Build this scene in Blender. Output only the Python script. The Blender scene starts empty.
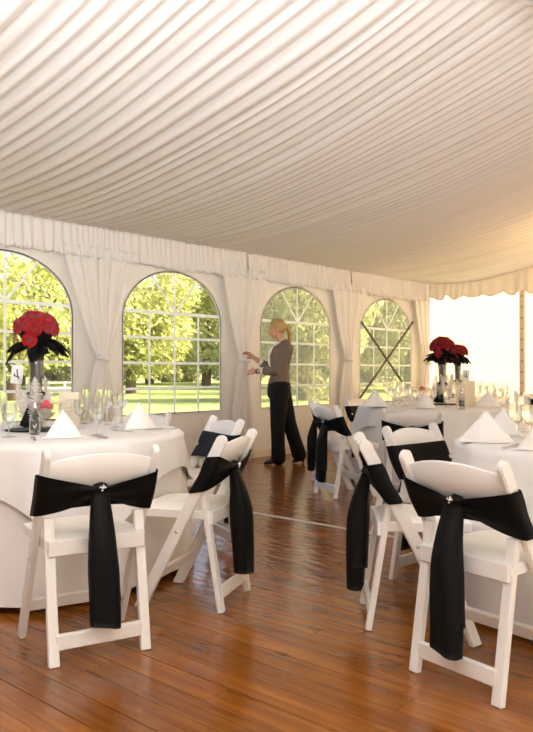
import bpy, bmesh, math, random
from math import sin, cos, pi, radians, sqrt, atan2
from mathutils import Vector, Matrix, Euler

# ------------------------------------------------------------------ camera, world, sun, exposure
scene = bpy.context.scene
COL = scene.collection
YAW = radians(42.0)
C_, S_ = cos(YAW), sin(YAW)
FPX, CAMZ, HORIZ, CX = 750.0, 1.09, 371.0, 266.5

cam_d = bpy.data.cameras.new('camera')
cam = bpy.data.objects.new('camera', cam_d)
COL.objects.link(cam)
cam.location = (0, 0, CAMZ)
cam.rotation_euler = (radians(90) + math.atan(5.0 / FPX), 0, YAW - pi / 2)
cam_d.sensor_width = 36.0
cam_d.lens = 36.0 * FPX / 732.0
cam_d.clip_end = 500
scene.camera = cam

world = bpy.data.worlds.new('world')
scene.world = world
world.use_nodes = True
wn = world.node_tree
wn.nodes.clear()
sky = wn.nodes.new('ShaderNodeTexSky')
sky.sky_type = 'NISHITA'
sky.sun_disc = False
sky.sun_elevation = radians(38)
sky.sun_rotation = radians(122)
sky.dust_density = 6.0
sky.air_density = 0.6
bg = wn.nodes.new('ShaderNodeBackground')
bg.inputs['Strength'].default_value = 0.75
wo = wn.nodes.new('ShaderNodeOutputWorld')
wn.links.new(sky.outputs[0], bg.inputs['Color'])
wn.links.new(bg.outputs[0], wo.inputs['Surface'])

sun_d = bpy.data.lights.new('sun', 'SUN')
sun_d.energy = 10.0
sun_d.angle = radians(0.8)
sun_d.color = (1.0, 0.95, 0.84)
sun = bpy.data.objects.new('sun', sun_d)
COL.objects.link(sun)
sun.rotation_euler = Vector((-0.80, 0.50, -0.70)).to_track_quat('-Z', 'Y').to_euler()

# the photographer's flash, bounced off the lining above and behind the camera
fl_d = bpy.data.lights.new('bounce_flash', 'AREA')
fl_d.shape = 'DISK'
fl_d.size = 0.35
fl_d.energy = 350.0
fl_d.spread = radians(104)
fl_d.color = (0.89, 0.94, 1.0)
fl = bpy.data.objects.new('bounce_flash', fl_d)
COL.objects.link(fl)
fl.location = (-0.9, -1.1, 1.30)
fl.rotation_euler = Vector((0.50, 0.72, 0.85)).to_track_quat('-Z', 'Y').to_euler()

# warm pendant lamp of the tent, hanging right of the picture
LAMP = (9.45, 2.75, 2.25)
lp_d = bpy.data.lights.new('pendant_bulb', 'POINT')
lp_d.energy = 80.0
lp_d.color = (1.0, 0.66, 0.32)
lp_d.shadow_soft_size = 0.12
lp = bpy.data.objects.new('pendant_bulb', lp_d)
COL.objects.link(lp)
lp.location = LAMP

scene.view_settings.view_transform = 'Standard'
scene.view_settings.look = 'None'
scene.view_settings.gamma = 1.0
scene.view_settings.use_curve_mapping = False
scene.view_settings.exposure = 0.10
try:
    scene.cycles.use_denoising = True
    scene.cycles.max_bounces = 10
    scene.cycles.diffuse_bounces = 6
    scene.cycles.transparent_max_bounces = 24
    scene.cycles.transmission_bounces = 8
    scene.cycles.sample_clamp_indirect = 6.0
    scene.cycles.caustics_reflective = False
    scene.cycles.caustics_refractive = False
except Exception:
    pass

# ------------------------------------------------------------------ helpers
def dr(d, r, z=0.0):
    """depth / sideways (metres from the camera) -> world"""
    return Vector((d * C_ + r * S_, d * S_ - r * C_, z))

def at(px, py, z):
    d = FPX * (CAMZ - z) / (py - HORIZ)
    return dr(d, (px - CX) / FPX * d, z)

def drdir(fd, fr):
    v = Vector((fd * C_ + fr * S_, fd * S_ - fr * C_, 0))
    return v.normalized()

def new_mesh(name, verts, faces, mat=None, smooth=False):
    me = bpy.data.meshes.new(name)
    me.from_pydata([tuple(v) for v in verts], [], faces)
    me.update()
    if mat:
        me.materials.append(mat)
    if smooth:
        for p in me.polygons:
            p.use_smooth = True
    return me

def link(name, me, parent=None):
    o = bpy.data.objects.new(name, me)
    COL.objects.link(o)
    if parent is not None:
        o.parent = parent
    return o

def obj(name, verts, faces, mat, parent=None, smooth=False):
    return link(name, new_mesh(name, verts, faces, mat, smooth), parent)

def bm_mesh(name, bm, mat, smooth=False):
    me = bpy.data.meshes.new(name)
    bm.normal_update()
    bm.to_mesh(me)
    bm.free()
    if mat:
        me.materials.append(mat)
    if smooth:
        for p in me.polygons:
            p.use_smooth = True
    return me

def tag(o, label, cat, group=None):
    o['label'] = label
    o['category'] = cat
    if group:
        o['group'] = group
    return o

def structure(o, label=None):
    o['kind'] = 'structure'
    if label:
        o['label'] = label
    return o

def empty(name, loc=(0, 0, 0), rz=0.0):
    o = bpy.data.objects.new(name, None)
    o.empty_display_size = 0.1
    COL.objects.link(o)
    o.location = loc
    o.rotation_euler = (0, 0, rz)
    return o

def copy_tree(o, parent=None):
    c = o.copy()
    COL.objects.link(c)
    c.parent = parent
    for ch in list(o.children):
        copy_tree(ch, c)
    return c

def beam_bm(p0, p1, wa, wb, ref, bevel=0.004, bm=None, seg=1):
    """bar from p0 to p1; wa = size along ref, wb = size across"""
    own = bm is None
    if own:
        bm = bmesh.new()
    p0, p1 = Vector(p0), Vector(p1)
    t = (p1 - p0).normalized()
    a = Vector(ref)
    a = (a - t * a.dot(t)).normalized()
    b = t.cross(a)
    vs = []
    for p in (p0, p1):
        for sa, sb in ((-1, -1), (1, -1), (1, 1), (-1, 1)):
            vs.append(bm.verts.new(p + a * sa * wa / 2 + b * sb * wb / 2))
    fs = [(3, 2, 1, 0), (4, 5, 6, 7), (0, 1, 5, 4), (1, 2, 6, 5), (2, 3, 7, 6), (3, 0, 4, 7)]
    faces = [bm.faces.new([vs[i] for i in f]) for f in fs]
    if bevel:
        es = set()
        for f in faces:
            es.update(f.edges)
        bmesh.ops.bevel(bm, geom=list(es), offset=bevel, segments=seg, affect='EDGES', profile=0.5)
    return bm

def box_bm(c, sx, sy, sz, bevel=0.0, bm=None):
    c = Vector(c)
    return beam_bm(c - Vector((0, 0, sz / 2)), c + Vector((0, 0, sz / 2)), sx, sy, (1, 0, 0), bevel, bm)

def lathe(profile, n=16, bm_closed=False):
    """profile [(r,z)] -> verts, faces"""
    V, F = [], []
    for r, z in profile:
        for i in range(n):
            a = 2 * pi * i / n
            V.append((r * cos(a), r * sin(a), z))
    for k in range(len(profile) - 1):
        for i in range(n):
            j = (i + 1) % n
            F.append((k * n + i, k * n + j, (k + 1) * n + j, (k + 1) * n + i))
    return V, F

def tube(V, F, pts, rads, flat=(1, 1), ref=(0, 0, 1), n=10, cap=True):
    """append a tapered tube (rounded ends) along pts"""
    pts = [Vector(p) for p in pts]
    ref = Vector(ref)
    if not isinstance(rads, (list, tuple)):
        rads = [rads] * len(pts)
    ax = (pts[-1] - pts[0]).normalized()
    if abs(ax.dot(ref)) > 0.8 * ref.length:
        ref = Vector((0.6, 0.8, 0)) if abs(ax.z) > 0.7 else Vector((0, 0, 1))
    P, Rr = [], []
    if cap:
        t0 = (pts[1] - pts[0]).normalized()
        for k in (0.98, 0.75, 0.4):
            P.append(pts[0] - t0 * rads[0] * min(flat) * k); Rr.append(rads[0] * sqrt(max(0.02, 1 - k * k)))
    for p, r in zip(pts, rads):
        P.append(p); Rr.append(r)
    if cap:
        t1 = (pts[-1] - pts[-2]).normalized()
        for k in (0.4, 0.75, 0.98):
            P.append(pts[-1] + t1 * rads[-1] * min(flat) * k); Rr.append(rads[-1] * sqrt(max(0.02, 1 - k * k)))
    base = len(V)
    m = len(P)
    for i in range(m):
        t = (P[min(i + 1, m - 1)] - P[max(i - 1, 0)])
        if t.length < 1e-9:
            t = Vector((0, 0, 1))
        t.normalize()
        a = ref - t * ref.dot(t)
        if a.length < 1e-4:
            a = Vector((1, 0, 0)) - t * t.x
        a.normalize()
        b = t.cross(a)
        for k in range(n):
            an = 2 * pi * k / n
            V.append(P[i] + a * cos(an) * Rr[i] * flat[0] + b * sin(an) * Rr[i] * flat[1])
    for i in range(m - 1):
        for k in range(n):
            j = (k + 1) % n
            F.append((base + i * n + k, base + i * n + j, base + (i + 1) * n + j, base + (i + 1) * n + k))
    F.append(tuple(base + k for k in reversed(range(n))))
    F.append(tuple(base + (m - 1) * n + k for k in range(n)))
    return V, F

def grid_faces(nu, nv, closed_u=False):
    F = []
    for j in range(nv - 1):
        for i in range(nu if closed_u else nu - 1):
            i2 = (i + 1) % nu
            F.append((j * nu + i, j * nu + i2, (j + 1) * nu + i2, (j + 1) * nu + i))
    return F

# ------------------------------------------------------------------ materials
def mat_new(name):
    m = bpy.data.materials.new(name)
    m.use_nodes = True
    nt = m.node_tree
    nt.nodes.clear()
    out = nt.nodes.new('ShaderNodeOutputMaterial')
    return m, nt, out

def principled(name, col, rough=0.5, metal=0.0, spec=0.5, noise=0.0, nscale=8.0, bump=0.0, bscale=60.0, sheen=0.0, coat=0.0):
    m, nt, out = mat_new(name)
    p = nt.nodes.new('ShaderNodeBsdfPrincipled')
    p.inputs['Base Color'].default_value = (*col, 1)
    p.inputs['Roughness'].default_value = rough
    p.inputs['Metallic'].default_value = metal
    p.inputs['Specular IOR Level'].default_value = spec
    if sheen:
        p.inputs['Sheen Weight'].default_value = sheen
    if coat:
        p.inputs['Coat Weight'].default_value = coat
        p.inputs['Coat Roughness'].default_value = 0.15
    tc = nt.nodes.new('ShaderNodeTexCoord')
    if noise:
        n = nt.nodes.new('ShaderNodeTexNoise')
        n.inputs['Scale'].default_value = nscale
        n.inputs['Detail'].default_value = 4
        nt.links.new(tc.outputs['Object'], n.inputs['Vector'])
        mx = nt.nodes.new('ShaderNodeMix')
        mx.data_type = 'RGBA'
        mx.inputs['A'].default_value = (*[c * (1 - noise) for c in col], 1)
        mx.inputs['B'].default_value = (*[min(1, c * (1 + noise)) for c in col], 1)
        nt.links.new(n.outputs['Fac'], mx.inputs['Factor'])
        nt.links.new(mx.outputs['Result'], p.inputs['Base Color'])
    if bump:
        n2 = nt.nodes.new('ShaderNodeTexNoise')
        n2.inputs['Scale'].default_value = bscale
        n2.inputs['Detail'].default_value = 3
        nt.links.new(tc.outputs['Object'], n2.inputs['Vector'])
        b = nt.nodes.new('ShaderNodeBump')
        b.inputs['Strength'].default_value = bump
        b.inputs['Distance'].default_value = 0.01
        nt.links.new(n2.outputs['Fac'], b.inputs['Height'])
        nt.links.new(b.outputs[0], p.inputs['Normal'])
    nt.links.new(p.outputs[0], out.inputs['Surface'])
    return m

def fabric(name, col, tcol, trans=0.3, bump=0.15, bscale=40.0, noise=0.03, nscale=3.0):
    """diffuse cloth that lets some light through"""
    m, nt, out = mat_new(name)
    d = nt.nodes.new('ShaderNodeBsdfDiffuse')
    t = nt.nodes.new('ShaderNodeBsdfTranslucent')
    mx = nt.nodes.new('ShaderNodeMixShader')
    mx.inputs[0].default_value = trans
    tc = nt.nodes.new('ShaderNodeTexCoord')
    n = nt.nodes.new('ShaderNodeTexNoise')
    n.inputs['Scale'].default_value = nscale
    n.inputs['Detail'].default_value = 3
    nt.links.new(tc.outputs['Object'], n.inputs['Vector'])
    cm = nt.nodes.new('ShaderNodeMix')
    cm.data_type = 'RGBA'
    cm.inputs['A'].default_value = (*[c * (1 - noise) for c in col], 1)
    cm.inputs['B'].default_value = (*[min(1, c * (1 + noise)) for c in col], 1)
    nt.links.new(n.outputs['Fac'], cm.inputs['Factor'])
    nt.links.new(cm.outputs['Result'], d.inputs['Color'])
    t.inputs['Color'].default_value = (*tcol, 1)
    if bump:
        n2 = nt.nodes.new('ShaderNodeTexNoise')
        n2.inputs['Scale'].default_value = bscale
        n2.inputs['Detail'].default_value = 4
        nt.links.new(tc.outputs['Object'], n2.inputs['Vector'])
        b = nt.nodes.new('ShaderNodeBump')
        b.inputs['Strength'].default_value = bump
        b.inputs['Distance'].default_value = 0.01
        nt.links.new(n2.outputs['Fac'], b.inputs['Height'])
        nt.links.new(b.outputs[0], d.inputs['Normal'])
    nt.links.new(d.outputs[0], mx.inputs[1])
    nt.links.new(t.outputs[0], mx.inputs[2])
    nt.links.new(mx.outputs[0], out.inputs['Surface'])
    return m

def clear(name, tint=(1, 1, 1), rough=0.03, refl=0.12, milk=0.0, milkcol=(0.9, 0.9, 0.85)):
    """thin clear sheet / thin-walled glass: lets light straight through, mirrors a little"""
    m, nt, out = mat_new(name)
    t = nt.nodes.new('ShaderNodeBsdfTransparent')
    t.inputs[0].default_value = (*tint, 1)
    g = nt.nodes.new('ShaderNodeBsdfGlossy')
    g.inputs['Roughness'].default_value = rough
    lw = nt.nodes.new('ShaderNodeLayerWeight')
    lw.inputs['Blend'].default_value = 0.5
    pw = nt.nodes.new('ShaderNodeMath'); pw.operation = 'POWER'; pw.inputs[1].default_value = 3.0
    ml = nt.nodes.new('ShaderNodeMath'); ml.operation = 'MULTIPLY_ADD'
    ml.inputs[1].default_value = refl * 2.5; ml.inputs[2].default_value = refl * 0.3
    nt.links.new(lw.outputs['Facing'], pw.inputs[0])
    nt.links.new(pw.outputs[0], ml.inputs[0])
    mx = nt.nodes.new('ShaderNodeMixShader')
    nt.links.new(ml.outputs[0], mx.inputs[0])
    nt.links.new(t.outputs[0], mx.inputs[1])
    nt.links.new(g.outputs[0], mx.inputs[2])
    last = mx
    if milk:
        tr = nt.nodes.new('ShaderNodeBsdfTranslucent')
        tr.inputs[0].default_value = (*milkcol, 1)
        m2 = nt.nodes.new('ShaderNodeMixShader')
        m2.inputs[0].default_value = milk
        nt.links.new(mx.outputs[0], m2.inputs[1])
        nt.links.new(tr.outputs[0], m2.inputs[2])
        last = m2
    nt.links.new(last.outputs[0], out.inputs['Surface'])
    return m

def leafmat(name, c1, c2, trans=0.5, tcol=(0.6, 0.7, 0.1)):
    m, nt, out = mat_new(name)
    tc = nt.nodes.new('ShaderNodeTexCoord')
    n = nt.nodes.new('ShaderNodeTexNoise')
    n.inputs['Scale'].default_value = 0.9
    n.inputs['Detail'].default_value = 5
    nt.links.new(tc.outputs['Object'], n.inputs['Vector'])
    cr = nt.nodes.new('ShaderNodeValToRGB')
    cr.color_ramp.elements[0].position = 0.35
    cr.color_ramp.elements[0].color = (*c1, 1)
    cr.color_ramp.elements[1].position = 0.65
    cr.color_ramp.elements[1].color = (*c2, 1)
    nt.links.new(n.outputs['Fac'], cr.inputs[0])
    d = nt.nodes.new('ShaderNodeBsdfDiffuse')
    t = nt.nodes.new('ShaderNodeBsdfTranslucent')
    t.inputs[0].default_value = (*tcol, 1)
    nt.links.new(cr.outputs[0], d.inputs[0])
    mx = nt.nodes.new('ShaderNodeMixShader')
    mx.inputs[0].default_value = trans
    nt.links.new(d.outputs[0], mx.inputs[1])
    nt.links.new(t.outputs[0], mx.inputs[2])
    nt.links.new(mx.outputs[0], out.inputs['Surface'])
    return m

def woodmat():
    m, nt, out = mat_new('varnished_pine')
    p = nt.nodes.new('ShaderNodeBsdfPrincipled')
    geo = nt.nodes.new('ShaderNodeNewGeometry')
    oi = nt.nodes.new('ShaderNodeObjectInfo')
    comb = nt.nodes.new('ShaderNodeVectorMath'); comb.operation = 'MULTIPLY'
    comb.inputs[1].default_value = (14.0, 0.9, 1.0)
    nt.links.new(geo.outputs['Position'], comb.inputs[0])
    off = nt.nodes.new('ShaderNodeVectorMath'); off.operation = 'ADD'
    sc_ = nt.nodes.new('ShaderNodeMath'); sc_.operation = 'MULTIPLY'; sc_.inputs[1].default_value = 57.0
    nt.links.new(oi.outputs['Random'], sc_.inputs[0])
    nt.links.new(comb.outputs[0], off.inputs[0])
    nt.links.new(sc_.outputs[0], off.inputs[1])
    n1 = nt.nodes.new('ShaderNodeTexNoise')
    n1.inputs['Scale'].default_value = 2.2; n1.inputs['Detail'].default_value = 6; n1.inputs['Distortion'].default_value = 0.6
    nt.links.new(off.outputs[0], n1.inputs['Vector'])
    cr = nt.nodes.new('ShaderNodeValToRGB')
    e = cr.color_ramp.elements
    e[0].position = 0.2; e[0].color = (0.130, 0.039, 0.006, 1)
    e[1].position = 0.75; e[1].color = (0.310, 0.110, 0.016, 1)
    k = e.new(0.5); k.color = (0.225, 0.072, 0.0095, 1)
    nt.links.new(n1.outputs['Fac'], cr.inputs[0])
    # each board its own tone
    hs = nt.nodes.new('ShaderNodeHueSaturation')
    mr = nt.nodes.new('ShaderNodeMapRange')
    mr.inputs['To Min'].default_value = 0.82; mr.inputs['To Max'].default_value = 1.14
    nt.links.new(oi.outputs['Random'], mr.inputs['Value'])
    nt.links.new(mr.outputs[0], hs.inputs['Value'])
    nt.links.new(cr.outputs[0], hs.inputs['Color'])
    # knots and scuffs
    vo = nt.nodes.new('ShaderNodeTexVoronoi')
    vo.inputs['Scale'].default_value = 1.0
    kv = nt.nodes.new('ShaderNodeVectorMath'); kv.operation = 'MULTIPLY'
    kv.inputs[1].default_value = (4.5, 1.8, 1.0)
    nt.links.new(geo.outputs['Position'], kv.inputs[0])
    nt.links.new(kv.outputs[0], vo.inputs['Vector'])
    kr = nt.nodes.new('ShaderNodeValToRGB')
    kr.color_ramp.elements[0].position = 0.03; kr.color_ramp.elements[0].color = (0.22, 0.16, 0.12, 1)
    kr.color_ramp.elements[1].position = 0.11; kr.color_ramp.elements[1].color = (1, 1, 1, 1)
    nt.links.new(vo.outputs['Distance'], kr.inputs[0])
    mu = nt.nodes.new('ShaderNodeMix'); mu.data_type = 'RGBA'; mu.blend_type = 'MULTIPLY'
    mu.inputs['Factor'].default_value = 0.8
    nt.links.new(hs.outputs[0], mu.inputs['A'])
    nt.links.new(kr.outputs[0], mu.inputs['B'])
    nd = nt.nodes.new('ShaderNodeTexNoise'); nd.inputs['Scale'].default_value = 1.6; nd.inputs['Detail'].default_value = 7
    nt.links.new(geo.outputs['Position'], nd.inputs['Vector'])
    ndr = nt.nodes.new('ShaderNodeValToRGB')
    ndr.color_ramp.elements[0].position = 0.3; ndr.color_ramp.elements[0].color = (0.55, 0.5, 0.48, 1)
    ndr.color_ramp.elements[1].position = 0.55; ndr.color_ramp.elements[1].color = (1, 1, 1, 1)
    nt.links.new(nd.outputs['Fac'], ndr.inputs[0])
    mu2 = nt.nodes.new('ShaderNodeMix'); mu2.data_type = 'RGBA'; mu2.blend_type = 'MULTIPLY'
    mu2.inputs['Factor'].default_value = 0.45
    nt.links.new(mu.outputs['Result'], mu2.inputs['A'])
    nt.links.new(ndr.outputs[0], mu2.inputs['B'])
    nt.links.new(mu2.outputs['Result'], p.inputs['Base Color'])
    # worn varnish: uneven gloss and gentle waviness
    rr = nt.nodes.new('ShaderNodeMapRange')
    rr.inputs['To Min'].default_value = 0.10; rr.inputs['To Max'].default_value = 0.22
    nt.links.new(n1.outputs['Fac'], rr.inputs['Value'])
    nt.links.new(rr.outputs[0], p.inputs['Roughness'])
    p.inputs['Specular IOR Level'].default_value = 0.42
    nb = nt.nodes.new('ShaderNodeTexNoise'); nb.inputs['Scale'].default_value = 5.0; nb.inputs['Detail'].default_value = 5
    bv = nt.nodes.new('ShaderNodeVectorMath'); bv.operation = 'MULTIPLY'; bv.inputs[1].default_value = (3.2, 1.2, 1)
    nt.links.new(geo.outputs['Position'], bv.inputs[0])
    nt.links.new(bv.outputs[0], nb.inputs['Vector'])
    bp = nt.nodes.new('ShaderNodeBump'); bp.inputs['Strength'].default_value = 0.3; bp.inputs['Distance'].default_value = 0.02
    nt.links.new(nb.outputs['Fac'], bp.inputs['Height'])
    nt.links.new(bp.outputs[0], p.inputs['Normal'])
    nt.links.new(p.outputs[0], out.inputs['Surface'])
    return m

def grassmat():
    m, nt, out = mat_new('lawn_grass')
    geo = nt.nodes.new('ShaderNodeNewGeometry')
    n = nt.nodes.new('ShaderNodeTexNoise'); n.inputs['Scale'].default_value = 0.6; n.inputs['Detail'].default_value = 8
    nt.links.new(geo.outputs['Position'], n.inputs['Vector'])
    cr = nt.nodes.new('ShaderNodeValToRGB')
    cr.color_ramp.elements[0].position = 0.3; cr.color_ramp.elements[0].color = (0.17, 0.21, 0.065, 1)
    cr.color_ramp.elements[1].position = 0.7; cr.color_ramp.elements[1].color = (0.32, 0.34, 0.12, 1)
    nt.links.new(n.outputs['Fac'], cr.inputs[0])
    d = nt.nodes.new('ShaderNodeBsdfDiffuse')
    nt.links.new(cr.outputs[0], d.inputs[0])
    nt.links.new(d.outputs[0], out.inputs['Surface'])
    return m

def goblet_glass(name):
    m, nt, out = mat_new(name)
    g = nt.nodes.new('ShaderNodeBsdfGlass')
    g.inputs['IOR'].default_value = 1.45
    g.inputs['Roughness'].default_value = 0.0
    t = nt.nodes.new('ShaderNodeBsdfTransparent')
    t.inputs[0].default_value = (0.97, 0.97, 0.97, 1)
    mx = nt.nodes.new('ShaderNodeMixShader')
    mx.inputs[0].default_value = 0.42
    nt.links.new(g.outputs[0], mx.inputs[1])
    nt.links.new(t.outputs[0], mx.inputs[2])
    nt.links.new(mx.outputs[0], out.inputs['Surface'])
    return m

M = {}
M['ceiling'] = fabric('pleated_lining', (0.72, 0.675, 0.635), (0.8, 0.7, 0.5), 0.02, 0.10, 25, 0.02)
M['wall'] = fabric('tent_wall_canvas', (0.88, 0.845, 0.80), (0.88, 0.77, 0.65), 0.18, 0.10, 12, 0.03, 2)
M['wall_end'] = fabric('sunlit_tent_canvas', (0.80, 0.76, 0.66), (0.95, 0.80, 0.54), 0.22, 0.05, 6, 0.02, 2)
M['wall_side'] = fabric('sunny_side_canvas', (0.80, 0.76, 0.71), (0.88, 0.86, 0.84), 0.40, 0.05, 6, 0.02, 2)
M['valance'] = fabric('valance_voile', (0.88, 0.85, 0.81), (0.88, 0.78, 0.67), 0.25, 0.10, 40, 0.02)
M['sheer'] = fabric('sheer_curtain', (0.93, 0.905, 0.875), (0.90, 0.84, 0.76), 0.32, 0.10, 50, 0.02)
M['post'] = principled('cream_post', (0.66, 0.58, 0.47), 0.5)
M['eyelet'] = principled('brass_eyelet', (0.35, 0.24, 0.12), 0.4, 0.6)
M['bar'] = fabric('white_glazing_bar', (0.93, 0.93, 0.90), (0.95, 0.95, 0.90), 0.45, 0)
M['vinyl'] = clear('clear_vinyl', (0.98, 0.98, 0.96), 0.35, 0.02, 0.02)
M['vinyl_hazy'] = clear('hazy_vinyl', (0.86, 0.81, 0.70), 0.35, 0.02, 0.24, (0.95, 0.82, 0.55))
M['wood'] = woodmat()
M['subfloor'] = principled('dark_subfloor', (0.03, 0.015, 0.008), 0.8)
M['strip'] = principled('aluminium_strip', (0.50, 0.49, 0.45), 0.45, 0.3)
M['chair'] = principled('white_painted_chair', (0.80, 0.785, 0.765), 0.38, 0, 0.5, 0.02, 5)
M['pad'] = principled('ivory_vinyl_pad', (0.80, 0.76, 0.69), 0.5, 0, 0.4, 0.02, 6)
M['bolt'] = principled('steel_bolt', (0.55, 0.53, 0.5), 0.35, 0.9)
M['satin'] = principled('black_satin', (0.004, 0.0037, 0.0037), 0.55, 0, 0.10, 0.0, 8, 0.12, 30)
M['gem'] = principled('diamante', (0.9, 0.9, 0.92), 0.15, 0.6)
M['linen'] = principled('white_linen', (0.80, 0.785, 0.77), 0.85, 0, 0.2, 0.02, 4, 0.10, 160, 0.15)
M['napkin'] = principled('white_napkin', (0.86, 0.845, 0.83), 0.8, 0, 0.2, 0.015, 9, 0.08, 120, 0.1)
M['ply'] = principled('table_plywood', (0.45, 0.30, 0.16), 0.6)
M['steel'] = principled('cutlery_steel', (0.62, 0.60, 0.56), 0.22, 1.0)
M['glass'] = goblet_glass('goblet_glass')
M['vase_glass'] = clear('smoky_vase_glass', (0.55, 0.53, 0.52), 0.08, 0.45, 0.22, (0.75, 0.73, 0.71))
M['water'] = clear('clear_drink', (0.93, 0.93, 0.92), 0.02, 0.4)
M['rose'] = principled('red_rose_petal', (0.27, 0.001, 0.003), 0.7, 0, 0.25, 0.25, 14, 0, 60, 0.2)
M['feather_black'] = principled('black_feather', (0.004, 0.004, 0.004), 0.7, 0, 0.08)
M['feather_white'] = fabric('white_feather', (0.85, 0.82, 0.78), (0.9, 0.85, 0.75), 0.5, 0)
M['card'] = principled('cream_card', (0.80, 0.71, 0.52), 0.7)
M['card_white'] = principled('white_card', (0.85, 0.84, 0.82), 0.6)
M['ink'] = principled('dark_ink', (0.03, 0.03, 0.03), 0.6)
M['tan_ink'] = principled('tan_ink', (0.58, 0.45, 0.28), 0.6)
M['label'] = principled('charcoal_label', (0.07, 0.065, 0.06), 0.6)
M['mirror'] = principled('black_mirror', (0.006, 0.006, 0.006), 0.5, 0, 0.06)
M['tulle'] = clear('white_tulle', (0.94, 0.93, 0.92), 0.5, 0.05, 0.16, (0.98, 0.95, 0.93))
M['candy'] = principled('pink_red_sweet', (0.62, 0.03, 0.06), 0.35)
M['skin'] = principled('skin', (0.58, 0.30, 0.19), 0.5, 0, 0.4)
M['hair'] = principled('blonde_hair', (0.40, 0.25, 0.085), 0.45, 0, 0.5, 0.35, 30)
M['jacket'] = principled('taupe_tweed', (0.185, 0.130, 0.098), 0.9, 0, 0.2, 0.25, 90)
M['shirt'] = principled('pale_pink_shirt', (0.85, 0.74, 0.70), 0.7)
M['trouser'] = principled('black_trouser', (0.006, 0.005, 0.005), 0.8, 0, 0.2)
M['shoe'] = principled('black_leather', (0.008, 0.006, 0.005), 0.3)
M['bark'] = principled('bark', (0.16, 0.10, 0.05), 0.9, 0, 0.2, 0.3, 6)
M['leaf_sun'] = leafmat('sunny_leaf', (0.19, 0.235, 0.055), (0.42, 0.44, 0.14), 0.58, (0.64, 0.62, 0.22))  # yellow-green of sunlit foliage, the sunlight put into the leaf colour
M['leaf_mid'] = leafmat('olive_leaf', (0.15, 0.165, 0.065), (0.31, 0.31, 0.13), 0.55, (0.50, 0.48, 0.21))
M['leaf_dark'] = leafmat('shaded_leaf', (0.11, 0.12, 0.06), (0.22, 0.22, 0.11), 0.45, (0.38, 0.36, 0.18))  # dense foliage in shade, the shade put into the leaf colour
M['grass'] = grassmat()
M['bench'] = principled('white_bench_paint', (0.85, 0.85, 0.82), 0.5)
M['brace'] = principled('brown_brace_tube', (0.10, 0.075, 0.05), 0.5)
M['base'] = principled('white_kick_strip', (0.72, 0.64, 0.53), 0.6)

# ------------------------------------------------------------------ the tent shell
WY = 6.42            # windowed long wall
XE = 11.12           # far end wall
XB = -3.6            # end behind the camera
HALF = 4.5           # ridge distance from the eave
YR = WY - 2 * HALF   # opposite long wall
EAVE = 2.55

def prof(s):
    s = min(s, 2 * HALF - s)
    s = max(s, 0)
    return EAVE + 0.04 * s * s

# floor: dark subfloor, boards, metal strip
fl_o = obj('floor', *(lambda b: (b[0], b[1]))(([(XB, YR, -0.03), (XE, YR, -0.03), (XE, WY, -0.03), (XB, WY, -0.03),
     (XB, YR, -0.16), (XE, YR, -0.16), (XE, WY, -0.16), (XB, WY, -0.16)],
    [(0, 1, 2, 3), (7, 6, 5, 4), (0, 4, 5, 1), (1, 5, 6, 2), (2, 6, 7, 3), (3, 7, 4, 0)])), M['subfloor'])
structure(fl_o)
rnd = random.Random(11)
def plank(x0, x1, y0, y1, name='plank'):
    g = 0.0016
    z = rnd.uniform(-0.0012, 0.0)
    bm = bmesh.new()
    box_bm(((x0 + x1) / 2, (y0 + y1) / 2, -0.015 + z), x1 - x0 - g, y1 - y0 - g, 0.030, 0.0012, bm)
    return link(name, bm_mesh('plank', bm, M['wood']), fl_o)
PW = 0.1195
x = 0.39
STRIP = 4.23
while x < XE - 0.02:
    x1 = x + PW
    if abs(x1 - STRIP) < PW * 0.6:
        x1 = STRIP - 0.022
    if x1 > XE:
        x1 = XE
    ys = [YR if x > 3 else YR, WY]
    cut = rnd.uniform(1.0, 5.2)
    if x < STRIP:
        cuts = [YR, cut - 2.4 if cut - 2.4 > YR + .5 else YR + 0.7, cut, WY]
    else:
        cuts = [YR, cut, WY]
    for a, b in zip(cuts[:-1], cuts[1:]):
        plank(x, x1, a, b)
    nb_ = globals().get('nb_', 0) + 1
    x = x1 + (0.003 if nb_ % 4 == 0 else 0.0)
    if abs(x1 - (STRIP - 0.022)) < 1e-6:
        bm = bmesh.new()
        box_bm((STRIP, (YR + WY) / 2, -0.012), 0.042, WY - YR, 0.028, 0.003, bm)
        st = link('joint_strip', bm_mesh('joint_strip', bm, M['strip']), fl_o)
        st['label'] = 'grey metal strip across the floor boards'
        x = STRIP + 0.022
bm = bmesh.new()
box_bm(((XB + 0.39) / 2, (YR + WY) / 2, -0.015), 0.39 - XB, WY - YR, 0.03, 0, bm)
link('plank_field', bm_mesh('plank_field', bm, M['wood']), fl_o)

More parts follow.
